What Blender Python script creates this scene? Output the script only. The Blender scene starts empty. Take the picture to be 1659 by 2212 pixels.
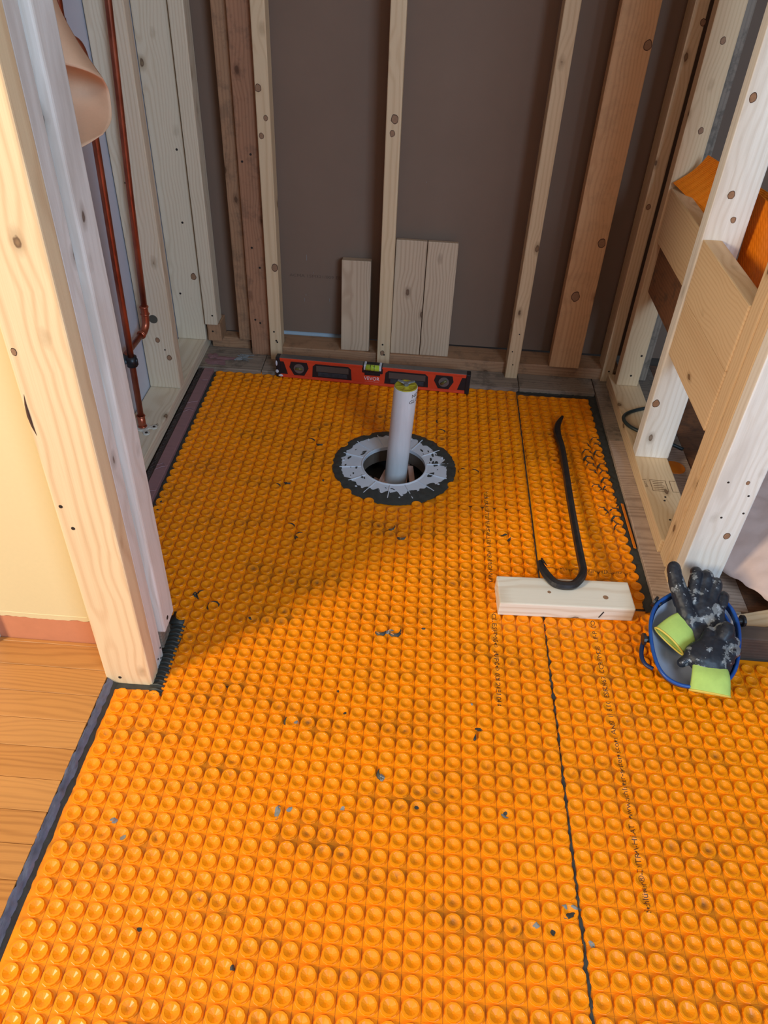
import bpy, bmesh, math, random
from mathutils import Vector, Matrix, Euler, noise
random.seed(7)
C = bpy.context.scene.collection
S = bpy.context.scene
R = math.radians

# ------------------------------------------------------------------ camera
cam = bpy.data.cameras.new('camera'); co = bpy.data.objects.new('camera', cam); C.objects.link(co)
right = Vector((0.99709692, 0.06457038, 0.04035351))
down = Vector((0.07236041, -0.63859004, -0.76613754))
fwd = Vector((-0.02370044, 0.76683338, -0.6414085))
M = Matrix((right, -down, -fwd)).transposed().to_4x4(); M.translation = (0, 0, 1.235)
co.matrix_world = M
cam.sensor_fit = 'HORIZONTAL'; cam.sensor_width = 36; cam.lens = 36 * 1661 / 1659
cam.clip_start = 0.02; cam.clip_end = 50
S.camera = co
# ------------------------------------------------------------------ light
w = bpy.data.worlds.new('world'); S.world = w; w.use_nodes = True
w.node_tree.nodes['Background'].inputs[0].default_value = (0.66, 0.79, 1.0, 1)
w.node_tree.nodes['Background'].inputs[1].default_value = 0.15
def area(name, loc, target, size, sy, power, col):
    l = bpy.data.lights.new(name, 'AREA'); l.shape = 'RECTANGLE'; l.size = size; l.size_y = sy; l.energy = power; l.color = col
    o = bpy.data.objects.new(name, l); C.objects.link(o); o.location = loc
    o.rotation_euler = (Vector(target) - Vector(loc)).to_track_quat('-Z', 'Y').to_euler(); return o
area('lamp_warm', (-2.3, -0.75, 1.75), (0.2, 1.3, 0.0), 0.50, 0.8, 86, (1.0, 0.88, 0.68))
area('window_cool', (1.5, -1.5, 1.9), (0.0, 1.6, 0.3), 1.1, 1.2, 76, (0.48, 0.71, 1.0))
area('ceiling_lamp', (0.15, -0.35, 2.38), (0.1, 1.1, 0.0), 0.5, 0.5, 9, (1.0, 0.93, 0.84))
S.view_settings.view_transform = 'Standard'; S.view_settings.look = 'None'
S.view_settings.gamma = 1.0; S.view_settings.exposure = 0.0; S.view_settings.use_curve_mapping = False

# ------------------------------------------------------------------ helpers
WM = {}
def world_of(o): return WM[o.name]
def tag(o, label=None, cat=None, group=None, kind=None):
    for k, v in (('label', label), ('category', cat), ('group', group), ('kind', kind)):
        if v: o[k] = v
    return o
def link(o, loc=(0, 0, 0), rot=(0, 0, 0), parent=None):
    C.objects.link(o); o.location = loc; o.rotation_euler = rot
    WM[o.name] = Matrix.LocRotScale(Vector(loc), Euler(rot), Vector((1, 1, 1)))
    if parent: o.parent = parent; o.matrix_parent_inverse = world_of(parent).inverted()
    return o
def mk(name, bm, mat, parent=None, origin=(0, 0, 0), rot=(0, 0, 0), smooth=False, local=False):
    """bm holds world coordinates (or coordinates about the origin when local)"""
    me = bpy.data.meshes.new(name)
    if not local: bmesh.ops.translate(bm, verts=bm.verts, vec=-Vector(origin))
    bmesh.ops.recalc_face_normals(bm, faces=bm.faces)
    bm.to_mesh(me); bm.free()
    for m in (mat if isinstance(mat, (list, tuple)) else [mat]): me.materials.append(m)
    if smooth:
        for p in me.polygons: p.use_smooth = True
    o = bpy.data.objects.new(name, me)
    return link(o, origin, rot, parent)
def empty(name, loc, rot=(0, 0, 0), parent=None):
    o = bpy.data.objects.new(name, None); o.empty_display_size = .05
    return link(o, loc, rot, parent)
def box(bm, x0, x1, y0, y1, z0, z1, bev=0.0, seg=2):
    t = bmesh.new()
    vs = [t.verts.new(p) for p in ((x0, y0, z0), (x1, y0, z0), (x1, y1, z0), (x0, y1, z0), (x0, y0, z1), (x1, y0, z1), (x1, y1, z1), (x0, y1, z1))]
    for f in ((0, 3, 2, 1), (4, 5, 6, 7), (0, 1, 5, 4), (1, 2, 6, 5), (2, 3, 7, 6), (3, 0, 4, 7)): t.faces.new([vs[i] for i in f])
    if bev: bmesh.ops.bevel(t, geom=t.edges[:] , offset=bev, segments=seg, profile=.6, affect='EDGES')
    me = bpy.data.meshes.new('t'); t.to_mesh(me); t.free(); bm.from_mesh(me); bpy.data.meshes.remove(me)
def tube(bm, pts, rad, n=12, cap=True):
    """rad: float or list; round tube through points"""
    pts = [Vector(p) for p in pts]
    if not isinstance(rad, (list, tuple)): rad = [rad] * len(pts)
    rings = []; up = None
    for i, p in enumerate(pts):
        d = (pts[min(i + 1, len(pts) - 1)] - pts[max(i - 1, 0)]).normalized()
        if up is None:
            up = Vector((0, 0, 1)) if abs(d.z) < .9 else Vector((0, 1, 0))
        a = d.cross(up).normalized(); up = a.cross(d).normalized()
        r = rad[i]; rx, ry = r if isinstance(r, (tuple, list)) else (r, r)
        rings.append([bm.verts.new(p + a * math.cos(2 * math.pi * k / n) * rx + up * math.sin(2 * math.pi * k / n) * ry) for k in range(n)])
    for A, B in zip(rings, rings[1:]):
        for k in range(n): bm.faces.new((A[k], A[(k + 1) % n], B[(k + 1) % n], B[k]))
    if cap: bm.faces.new(rings[0][::-1]); bm.faces.new(rings[-1])
def lathe(bm, c, prof, n=32, close=False):
    rings = [[bm.verts.new((c[0] + r * math.cos(2 * math.pi * k / n), c[1] + r * math.sin(2 * math.pi * k / n), c[2] + z)) for k in range(n)] for r, z in prof]
    pairs = list(zip(rings, rings[1:])) + ([(rings[-1], rings[0])] if close else [])
    for A, B in pairs:
        for k in range(n): bm.faces.new((A[k], A[(k + 1) % n], B[(k + 1) % n], B[k]))
    return rings
def sph(bm, c, r, u=12, v=8):
    t = bmesh.new(); bmesh.ops.create_uvsphere(t, u_segments=u, v_segments=v, radius=1)
    r = r if isinstance(r, (tuple, list)) else (r, r, r)
    bmesh.ops.scale(t, vec=r, verts=t.verts); bmesh.ops.translate(t, vec=c, verts=t.verts)
    me = bpy.data.meshes.new('t'); t.to_mesh(me); t.free(); bm.from_mesh(me); bpy.data.meshes.remove(me)
def spline(pts, n):
    pts = [Vector(p) for p in pts]; out = []
    for i in range(len(pts) - 1):
        p0, p1, p2, p3 = pts[max(i - 1, 0)], pts[i], pts[i + 1], pts[min(i + 2, len(pts) - 1)]
        for k in range(n):
            t = k / n
            out.append(.5 * (2 * p1 + (p2 - p0) * t + (2 * p0 - 5 * p1 + 4 * p2 - p3) * t * t + (3 * p1 - p0 - 3 * p2 + p3) * t ** 3))
    return out + [pts[-1]]

# ------------------------------------------------------------------ materials
class NT:
    def __init__(s, name):
        s.m = bpy.data.materials.new(name); s.m.use_nodes = True; s.t = s.m.node_tree; s.b = s.t.nodes['Principled BSDF']
    def n(s, typ, **kw):
        x = s.t.nodes.new(typ)
        for k, v in kw.items():
            if k.startswith('i_'): x.inputs[k[2:].replace('_', ' ')].default_value = v
            elif k.startswith('n') and k[1:].isdigit():
                i = x.inputs[int(k[1:])]
                if isinstance(v, bpy.types.NodeSocket): s.t.links.new(v, i)
                else: i.default_value = v
            else: setattr(x, k, v)
        return x
    def l(s, a, b): s.t.links.new(a, b)
    def math(s, op, a, b=0.0, c=None):
        kw = dict(n0=a, n1=b)
        if c is not None: kw['n2'] = c
        return s.n('ShaderNodeMath', operation=op, **kw).outputs[0]
    def mix(s, f, a, b):
        x = s.n('ShaderNodeMix', data_type='RGBA'); 
        for i, v in ((0, f), (6, a), (7, b)):
            if isinstance(v, bpy.types.NodeSocket): s.l(v, x.inputs[i])
            else: x.inputs[i].default_value = v if i == 0 else (*v[:3], 1)
        return x.outputs[2]
    def noise(s, vec, scale, detail=3, rough=.5, vscale=None):
        if vscale: vec = s.n('ShaderNodeVectorMath', operation='MULTIPLY', n0=vec, n1=vscale).outputs[0]
        x = s.n('ShaderNodeTexNoise', n0=vec); x.inputs['Scale'].default_value = scale; x.inputs['Detail'].default_value = detail; x.inputs['Roughness'].default_value = rough
        return x.outputs['Fac']
    def ramp(s, f, a, b):
        x = s.n('ShaderNodeMapRange', n0=f); x.inputs[1].default_value = a; x.inputs[2].default_value = b; return x.outputs[0]
    def bump(s, h, strength=.3, dist=.002):
        x = s.n('ShaderNodeBump'); x.inputs['Strength'].default_value = strength; x.inputs['Distance'].default_value = dist
        s.l(h, x.inputs['Height']); s.l(x.outputs[0], s.b.inputs['Normal'])
def plain(name, col, rough=.5, metal=0.0, spec=.5, nscale=0, namt=.15, bump=0, vs=None):
    t = NT(name); t.b.inputs['Roughness'].default_value = rough; t.b.inputs['Metallic'].default_value = metal
    t.b.inputs['Specular IOR Level'].default_value = spec
    if nscale:
        v = t.n('ShaderNodeTexCoord').outputs['Object']; f = t.noise(v, nscale, 4, .6, vs)
        c = t.mix(f, tuple(x * (1 - namt) for x in col), tuple(min(1, x * (1 + namt)) for x in col)); t.l(c, t.b.inputs['Base Color'])
        if bump: t.bump(f, bump)
    else: t.b.inputs['Base Color'].default_value = (*col, 1)
    return t.m
def srgb(r, g, b): return tuple((x / 255 / 12.92) if x < 10 else ((x / 255 + .055) / 1.055) ** 2.4 for x in (r, g, b))
def wood(name, base, dark, axis='z', ring=330, knots=True, rough=.62, contrast=.30, grime=0.0, warp=.55, knotcol=(.10, .045, .022), stain=None):
    t = NT(name); tc = t.n('ShaderNodeTexCoord').outputs['Object']; oi = t.n('ShaderNodeObjectInfo').outputs['Random']
    sx = t.n('ShaderNodeSeparateXYZ', n0=tc)
    order = {'z': (0, 1, 2), 'x': (1, 2, 0), 'y': (0, 2, 1)}[axis]
    a, b, g = (sx.outputs[i] for i in order)
    off = t.math('MULTIPLY', oi, 13.7)
    g2 = t.math('ADD', g, off)
    v = t.n('ShaderNodeCombineXYZ', n0=a, n1=b, n2=g2).outputs[0]
    # knots
    vk = t.n('ShaderNodeVectorMath', operation='MULTIPLY', n0=v, n1=(13, 13, 7)).outputs[0]
    vo = t.n('ShaderNodeTexVoronoi', n0=vk); vo.inputs['Scale'].default_value = 1; vo.inputs['Randomness'].default_value = 1
    kd = vo.outputs['Distance']
    # rings
    n1 = t.noise(v, 1, 3, .55, (9, 9, 1.5)); n2 = t.noise(v, 1, 2, .5, (4, 4, .8))
    ax = t.math('ADD', a, t.math('MULTIPLY_ADD', n1, .05 * warp, t.math('MULTIPLY', oi, .06)))
    bx = t.math('ADD', b, t.math('MULTIPLY_ADD', n2, .07 * warp, .015))
    d = t.math('SQRT', t.math('ADD', t.math('MULTIPLY', ax, ax), t.math('MULTIPLY', bx, bx)))
    if knots: d = t.math('ADD', d, t.math('MULTIPLY', t.math('SUBTRACT', 1, t.ramp(kd, .0, .5)), .012))
    s_ = t.math('SINE', t.math('MULTIPLY', d, ring * 2.2))
    s_ = t.math('POWER', t.math('MULTIPLY_ADD', s_, .5, .5), 2.2)
    fib = t.noise(v, 1, 3, .6, (520, 520, 7))
    big = t.noise(v, 1, 2, .5, (8, 8, 1.2))
    f = t.math('MULTIPLY', s_, contrast)
    f = t.math('ADD', f, t.math('MULTIPLY', t.math('SUBTRACT', fib, .5), .55))
    f = t.math('ADD', f, t.math('MULTIPLY', t.math('SUBTRACT', big, .45), .8)); f.node.use_clamp = True
    col = t.mix(f, base, dark)
    if stain: col = t.mix(t.ramp(t.noise(v, 1, 4, .6, (14, 14, 2.5)), .52, .68), col, stain)
    if grime: col = t.mix(t.math('MULTIPLY', t.ramp(t.noise(v, 22, 5, .7), .5, .62), grime), col, (.05, .04, .032))
    if name == 'oak_plank': col = t.mix(t.math('MULTIPLY', oi, .45), col, srgb(214, 156, 92)); 
    if knots:
        wob = t.math('MULTIPLY', t.math('SUBTRACT', t.noise(v, 90, 2), .5), .06); kk = t.math('ADD', kd, wob)
        halo = t.math('SUBTRACT', 1, t.ramp(kk, .07, .17)); col = t.mix(t.math('MULTIPLY', halo, .5), col, tuple(x * .55 for x in dark))
        core = t.math('SUBTRACT', 1, t.ramp(kk, .062, .078)); col = t.mix(t.math('MULTIPLY', core, .8), col, knotcol)
        cen = t.math('SUBTRACT', 1, t.ramp(kk, .035, .055)); col = t.mix(t.math('MULTIPLY', cen, .6), col, tuple(x * .6 for x in dark))
    t.l(col, t.b.inputs['Base Color']); t.b.inputs['Roughness'].default_value = rough; t.b.inputs['Specular IOR Level'].default_value = .3
    t.bump(t.math('ADD', fib, t.math('MULTIPLY', s_, .4)), .25, .0006)
    return t.m
PALE = srgb(222, 204, 176); PALED = srgb(188, 156, 116)
TAN = srgb(220, 190, 150); TAND = srgb(184, 142, 98)
ORG = srgb(216, 170, 124); ORGD = srgb(172, 118, 74)
GRY = srgb(150, 132, 114); GRYD = srgb(96, 80, 68)
MW = {}
for ax in 'xyz':
    MW['pale', ax] = wood('pale_spruce_' + ax, PALE, PALED, ax)
    MW['tan', ax] = wood('tan_pine_' + ax, TAN, TAND, ax)
    MW['old', ax] = wood('aged_pine_' + ax, ORG, ORGD, ax, grime=.10)
    MW['dark', ax] = wood('dark_old_shaded_wood_' + ax, srgb(128, 88, 62), srgb(80, 50, 34), ax, grime=.5)  # old floor wood; also holds the lower blocking board's shade in its colour
    MW['plate', ax] = wood('brown_plate_wood_' + ax, srgb(172, 130, 96), srgb(124, 86, 60), ax, grime=.3)
    MW['grey', ax] = wood('weathered_wood_' + ax, GRY, GRYD, ax, grime=.45, knots=False, contrast=.35)
MW['post', 'z'] = wood('post_spruce', srgb(236, 208, 164), srgb(206, 162, 116), 'z', ring=190, contrast=.42)
MW['white', 'z'] = wood('bright_spruce', srgb(232, 226, 216), srgb(190, 172, 150), 'z', ring=220, contrast=.25, stain=srgb(206, 196, 184))
MW['scrap', 'z'] = wood('scrap_pine', srgb(200, 172, 142), srgb(156, 122, 92), 'z', contrast=.4)
MW['rough', 'z'] = wood('rough_red_pine', srgb(172, 124, 92), srgb(116, 72, 48), 'z', grime=.3)
M_PLY = wood('plywood_face', srgb(190, 164, 144), srgb(128, 102, 86), 'x', ring=300, knots=False, contrast=.45, grime=.15, warp=1.6)
M_MORTAR = plain('thinset_mortar', (.040, .042, .036), .55, nscale=60, namt=.45, bump=.5)
M_MORTARL = plain('thinset_light', (.22, .22, .21), .7, nscale=50, namt=.4, bump=.4)
M_MORTARB = plain('thinset_bluish', (.13, .14, .19), .30, nscale=38, namt=.75, bump=1.0, vs=(3, .8, 1))
M_DRY = plain('brown_drywall_paper', srgb(126, 101, 83), .85, nscale=5, namt=.10)
M_CREAM = plain('cream_paint', srgb(224, 204, 156), .6, nscale=120, namt=.03, bump=.08)
M_PINK = plain('pink_old_paint', srgb(204, 132, 96), .55, nscale=40, namt=.10, bump=.2)
M_BLUEWALL = plain('grey_blue_board', srgb(196, 196, 204), .75, nscale=7, namt=.05)
M_CEIL = plain('ceiling_white', (.7, .68, .64), .9)
M_BLACKP = plain('black_plastic', (.012, .012, .014), .42)
M_NAIL = plain('nail_hole', (.03, .022, .018), .6, spec=.2)
M_WHITEP = plain('white_plastic', (.62, .64, .68), .35, nscale=30, namt=.08)
M_PVC = plain('pvc_pipe', (.66, .66, .66), .35, nscale=26, namt=.16, vs=(3, 3, .35))
M_RED = plain('level_orange_red', srgb(214, 66, 34), .45, nscale=40, namt=.15)
M_ALU = plain('brushed_grey_metal', (.20, .185, .17), .45, .6, nscale=60, namt=.2)
M_VIAL = plain('vial_green', srgb(176, 196, 60), .15)
M_VIALD = plain('vial_olive', srgb(96, 90, 48), .2)
M_WHITE = plain('white_print', (.8, .76, .76), .6)
M_INK = plain('black_print', (.03, .015, .006), .6, spec=.2)
M_PRINT = plain('sheet_print', (.11, .040, .008), .5)
M_STEEL = plain('rusty_dark_steel', (.040, .036, .036), .42, .55, nscale=45, namt=.6, bump=.25)
M_BLUE = plain('blue_rubber', srgb(30, 78, 150), .38, nscale=30, namt=.15)
M_NAVY = plain('navy_shell', srgb(26, 44, 80), .45, nscale=25, namt=.3)
M_LINER = plain('grey_liner', srgb(176, 182, 198), .55, nscale=14, namt=.12)
M_YEL = plain('yellow_cap', srgb(178, 160, 40), .4, nscale=60, namt=.2)
M_ZINC = plain('zinc_grey', (.25, .27, .27), .45, .5, nscale=50, namt=.3)
M_PAPER = plain('rosin_paper', srgb(216, 168, 132), .75, nscale=200, namt=.05, bump=.1)
M_PINKP = plain('pink_kraft_paper', srgb(206, 178, 166), .75, nscale=24, namt=.08, bump=.35)
M_MAROON = plain('maroon_paper', srgb(142, 104, 104), .6, nscale=20, namt=.2, bump=.3, vs=(1, 4, 1))
M_RIBER = plain('orange_scrap', srgb(236, 128, 10), .5, nscale=30, namt=.15)
M_CABLE = plain('dark_green_cable', (.022, .035, .035), .4)
M_CUFF = plain('lime_knit', srgb(180, 206, 104), .8, nscale=34, namt=.22, bump=.3)
M_HEM = plain('yellow_hem', srgb(226, 196, 84), .75)
M_CAVITY = plain('dark_cavity', (.035, .025, .02), .9)  # near-black brown for the cavity box below the drain hole
def copper():
    t = NT('copper'); v = t.n('ShaderNodeTexCoord').outputs['Object']; f = t.noise(v, 30, 4, .6, (1, 1, .3))
    t.l(t.mix(t.ramp(f, .35, .7), srgb(196, 112, 82), srgb(120, 58, 42)), t.b.inputs['Base Color'])
    t.b.inputs['Metallic'].default_value = .85; t.b.inputs['Roughness'].default_value = .34; return t.m
M_COP = copper()
def glove_mat():
    t = NT('nitrile_glove'); v = t.n('ShaderNodeTexCoord').outputs['Object']
    f = t.noise(v, 34, 5, .62); g = t.noise(v, 120, 3, .6)
    c = t.mix(g, (.008, .009, .014), (.022, .025, .034))
    c = t.mix(t.ramp(f, .56, .60), c, (.20, .205, .205)); c = t.mix(t.math('MULTIPLY', t.ramp(t.noise(v, 55, 3, .7), .62, .66), .7), c, (.42, .44, .46))
    t.l(c, t.b.inputs['Base Color']); t.b.inputs['Roughness'].default_value = .5; t.bump(f, .35, .002); return t.m
M_GLOVE = glove_mat()
def membrane():
    t = NT('orange_membrane'); pos = t.n('ShaderNodeNewGeometry').outputs['Position']
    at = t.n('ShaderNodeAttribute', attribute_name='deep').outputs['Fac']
    base = t.mix(t.noise(pos, 5, 2), (0.90, 0.240, 0.0), (0.97, 0.302, 0.0))
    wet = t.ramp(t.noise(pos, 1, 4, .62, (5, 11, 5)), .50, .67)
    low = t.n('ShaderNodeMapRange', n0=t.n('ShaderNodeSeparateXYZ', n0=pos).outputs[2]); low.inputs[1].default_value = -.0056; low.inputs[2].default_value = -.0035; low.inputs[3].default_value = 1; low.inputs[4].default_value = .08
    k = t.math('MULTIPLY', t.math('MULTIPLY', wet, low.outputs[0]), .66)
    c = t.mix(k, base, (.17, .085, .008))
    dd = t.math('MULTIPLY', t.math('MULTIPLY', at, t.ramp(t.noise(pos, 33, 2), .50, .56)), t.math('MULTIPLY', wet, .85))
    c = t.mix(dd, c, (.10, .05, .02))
    sp = t.ramp(t.noise(pos, 26, 5, .75), .70, .73)
    c = t.mix(t.math('MULTIPLY', sp, .6), c, (.22, .20, .19))
    t.l(c, t.b.inputs['Base Color']); t.b.inputs['Roughness'].default_value = .36; t.b.inputs['Specular IOR Level'].default_value = .40
    t.b.inputs['Subsurface Weight'].default_value = .0
    return t.m
M_MEM = membrane()
M_CREASE = plain('sheet_crease', (.46, .125, .004), .5)
def oak():
    return wood('oak_plank', srgb(186, 124, 62), srgb(132, 76, 32), 'x', ring=380, knots=False, rough=.33, contrast=.42, warp=2.0)
M_OAK = oak()

# ------------------------------------------------------------------ lumber
def lumber(name, kind, x0, x1, y0, y1, z0, z1, label=None, cat='lumber', group=None, axis='z', rz=0.0, rx=0.0, parent=None, bev=.003, structure=False):
    cx, cy = (x0 + x1) / 2, (y0 + y1) / 2
    bm = bmesh.new(); box(bm, x0 - cx, x1 - cx, y0 - cy, y1 - cy, 0, z1 - z0, bev)
    o = mk(name, bm, MW[kind, axis] if isinstance(kind, str) else kind, parent, (cx, cy, z0), (rx, 0, rz), smooth=False, local=True)
    for p in o.data.polygons: p.use_smooth = p.area < 1e-3 and False
    if structure: tag(o, kind='structure')
    elif label: tag(o, label, cat, group)
    return o
def nails(parent, pts, r=.0032, n=(0, -1, 0), name='nail_hole'):
    n = Vector(n); q = n.to_track_quat('Z', 'Y')
    for p in pts:
        bm = bmesh.new(); bmesh.ops.create_cone(bm, cap_ends=True, segments=10, radius1=r, radius2=r * .8, depth=.0012)
        bmesh.ops.rotate(bm, cent=(0, 0, 0), matrix=q.to_matrix(), verts=bm.verts); bmesh.ops.translate(bm, vec=Vector(p) + n * .0003, verts=bm.verts)
        mk(name, bm, M_NAIL, parent)
TOP = 2.40
M_KNOT = plain('knot_brown', srgb(150, 112, 82), .7, nscale=160, namt=.35); M_KRING = plain('knot_ring', srgb(84, 56, 40), .8)
def knots(parent, pts, n=(0, -1, 0), tall=1.25):
    """(x, y, z, radius): loose knot, a darker bark ring with the knot's own wood inside"""
    nn = Vector(n)
    for x, y, z, r in pts:
        for nm, k, m, h in (('knot_bark', 1.0, M_KRING, .0004), ('knot', .84, M_KNOT, .0008)):
            bm = bmesh.new(); vs = []
            for i in range(18):
                a = 2 * math.pi * i / 18; rr = r * k * (1 + .18 * noise.noise((math.cos(a) * 1.5 + x * 50, math.sin(a) * 1.5, z * 30)))
                u, v = rr * math.cos(a), rr * math.sin(a) * tall
                vs.append(bm.verts.new(Vector((x, y, z)) + (Vector((u, 0, v)) if abs(n[1]) else Vector((0, u, v))) + nn * h))
            f = bm.faces.new(vs); r_ = bmesh.ops.extrude_face_region(bm, geom=[f]); bmesh.ops.translate(bm, vec=-nn * .002, verts=[q for q in r_['geom'] if isinstance(q, bmesh.types.BMVert)])
            mk(nm, bm, m, parent)
# ================================================================== SETTING
# subfloor slab with the drain hole
DC = (-0.031, 1.677)
def holed_slab(bm, x0, x1, y0, y1, z, thick, c, r, n=48):
    ring = [Vector((c[0] + r * math.cos(2 * math.pi * k / n), c[1] + r * math.sin(2 * math.pi * k / n), z)) for k in range(n)]
    q = .2
    sq = []
    for k in range(n):
        a = 2 * math.pi * k / n; s = max(abs(math.cos(a)), abs(math.sin(a))); sq.append(Vector((c[0] + q * math.cos(a) / s, c[1] + q * math.sin(a) / s, z)))
    vr = [bm.verts.new(p) for p in ring]; vb = [bm.verts.new(p - Vector((0, 0, thick))) for p in ring]; vs = [bm.verts.new(p) for p in sq]
    for k in range(n):
        j = (k + 1) % n; bm.faces.new((vr[k], vr[j], vs[j], vs[k])); bm.faces.new((vb[k], vb[j], vr[j], vr[k]))
    for a, b, e, f in ((x0, c[0] - q, y0, y1), (c[0] + q, x1, y0, y1), (c[0] - q, c[0] + q, y0, c[1] - q), (c[0] - q, c[0] + q, c[1] + q, y1)):
        v = [bm.verts.new(p) for p in ((a, e, z), (b, e, z), (b, f, z), (a, f, z))]; bm.faces.new(v)
bm = bmesh.new(); holed_slab(bm, -.76, 1.9, -1.2, 2.5, -.0085, .04, DC, .088)
floor = mk('floor', bm, plain('subfloor_grey', srgb(92, 78, 66), .8, nscale=14, namt=.3)); tag(floor, kind='structure')
# cavity below the hole
bm = bmesh.new(); box(bm, -.22, .16, 1.45, 1.95, -.125, -.115); 
for a in ((-.23, -.22, 1.45, 1.95), (.16, .17, 1.45, 1.95), (-.23, .17, 1.44, 1.45), (-.23, .17, 1.95, 1.96)): box(bm, *a, -.30, -.05)
mk('joist_bay', bm, M_CAVITY, floor)
# raised old floor around the alcove (ledge)
def ledge(name, x0, x1, y0, y1, mat, z1=.008, parent=floor):
    bm = bmesh.new(); box(bm, x0, x1, y0, y1, -.0085, z1, .0012, 1)
    return mk(name, bm, mat, parent, ((x0 + x1) / 2, (y0 + y1) / 2, 0))
for x0, x1 in ((-.76, -.476), (-.474, -.112), (-.110, .335), (.337, .572)): ledge('ledge_board', x0, x1, 2.115, 2.33, MW['grey', 'x'])
ledge('ledge_board', .575, .78, 2.004, 2.33, MW['grey', 'x'])
ledge('ledge_board', .575, .78, 1.862, 2.002, MW['grey', 'x'])
ledge('plywood_panel', .575, .78, 1.215, 1.860, M_PLY)
ledge('plywood_panel', .64, .78, 1.12, 1.213, M_PLY, .004)
ledge('plywood_panel', .782, 1.9, 1.13, 2.33, MW['dark', 'x'], .004)
lm = ledge('maroon_underlayment', -.655, -.625, 1.04, 2.113, M_MAROON, .006)
bm = bmesh.new()
for i in range(260):   # torn brown fibres along the underlayment
    y = 1.05 + i * .0041; d = .008 * (.5 + noise.noise((i * .11, 0, 0))); x = -.6715 + d * .3
    tube(bm, [(x, y, random.uniform(-.004, .004)), (x + .006 + d, y + random.uniform(-.014, .014), random.uniform(.004, .0085))], [.0016, .0007], 4)
box(bm, -.672, -.655, 1.05, 2.113, -.0085, .0025)
o = mk('torn_edge', bm, plain('torn_brown_fibre', (.06, .038, .03), .9, nscale=90, namt=.5, bump=.6), floor); tag(o, kind='stuff')
bm = bmesh.new()
for i in range(11):
    y = random.uniform(1.1, 2.1); x = -.64; tube(bm, [(x - .014, y, .0062), (x, y + random.uniform(-.008, .012), .0075), (x + .014, y + random.uniform(-.01, .02), .0062)], .0014, 6)
o = mk('paper_wrinkle', bm, M_MAROON, floor); tag(o, kind='stuff')

# torn paper and dust in the back left corner
bm = bmesh.new()
for cx_, cy_, rx_, ry_, sd_ in ((-.628, 2.150, .034, .020, 1), (-.600, 2.175, .040, .012, 2), (-.645, 2.185, .018, .018, 3)):
    n_ = 22; c_ = bm.verts.new((cx_, cy_, .0125)); ring = []
    for k in range(n_):
        t_ = 2 * math.pi * k / n_; q_ = 1 + .5 * noise.noise((math.cos(t_) * 2 + sd_ * 5, math.sin(t_) * 2, sd_)); ring.append(bm.verts.new((cx_ + rx_ * q_ * math.cos(t_), cy_ + ry_ * q_ * math.sin(t_), .0090 + .003 * abs(noise.noise((k * .7, sd_, 0))))))
    for k in range(n_): bm.faces.new((c_, ring[k], ring[(k + 1) % n_]))
mk('torn_paper', bm, M_MAROON, floor)
bm = bmesh.new()
for k in range(9): 
    a_ = random.uniform(0, 3); tube(bm, [(-.555 + random.uniform(-.02, .03), 2.185 + random.uniform(-.02, .02), .010), (-.545 + random.uniform(-.03, .04), 2.180 + random.uniform(-.03, .02), .013)], [.003, .001], 5)
o = mk('mortar_crumb', bm, M_MORTARL, floor); o['kind'] = 'stuff'
# walls
bm = bmesh.new(); box(bm, -.80, -.44, 2.296, 2.31, .047, TOP); box(bm, -.44, -.19, 2.296, 2.31, .059, TOP); box(bm, -.19, 1.6, 2.296, 2.31, .049, TOP); wb = mk('wall_back', bm, M_DRY); tag(wb, kind='structure')
bm = bmesh.new(); box(bm, -.44, -.19, 2.3105, 2.325, .008, .075); o = mk('wall_back', bm, plain('pale_blue_strip', srgb(186, 196, 202), .6, nscale=30, namt=.12)); tag(o, kind='structure')  # pale bluish strip behind the gap under the board
bm = bmesh.new(); box(bm, -.782, -.764, 1.0, 2.30, .0, TOP); wl = mk('wall_left', bm, M_BLUEWALL); tag(wl, kind='structure')
bm = bmesh.new(); box(bm, 1.30, 1.32, 1.40, 2.30, 0, TOP); o = mk('wall_right', bm, M_DRY); tag(o, kind='structure')
bm = bmesh.new(); box(bm, -2.4, 1.9, -.6, 2.4, TOP + .0, TOP + .02); o = mk('ceiling', bm, M_CEIL); tag(o, kind='structure')
# cream wall of the next room with its ragged paint edge over pink
bm = bmesh.new(); box(bm, -2.4, -.56, .9855, .999, -.008, .074); box(bm, -2.4, -.56, .987, .999, .074, TOP); o = mk('wall_front', bm, M_PINK); tag(o, kind='structure')
wf = o
bm = bmesh.new(); n = 300; prev = None
for i in range(n + 1):
    x = -2.4 + 1.84 * i / n; z = .076 + .004 * noise.noise((x * 60, 0, 0)) + .003 * noise.noise((x * 190, 5, 0)) + .004 * noise.noise((x * 8, 2, 0))
    cur = [bm.verts.new(p) for p in ((x, .9858, z), (x, .9842, z), (x, .9842, TOP))]
    if prev:
        for a in (0, 1): bm.faces.new((prev[a], cur[a], cur[a + 1], prev[a + 1]))
    prev = cur
mk('paint_layer', bm, M_CREAM, wf)
bm = bmesh.new(); tube(bm, [(-2.4 + i * .04, .9842, .088 + .0015 * noise.noise((i * .6, 0, 0))) for i in range(46)], .0009, 5); mk('paint_ridge', bm, M_CREAM, wf)
bm = bmesh.new(); box(bm, -.87, -.793, .965, .986, .010, TOP, .003); o = mk('trim_1', bm, plain('white_casing', (.75, .76, .8), .5)); tag(o, kind='structure')
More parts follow.
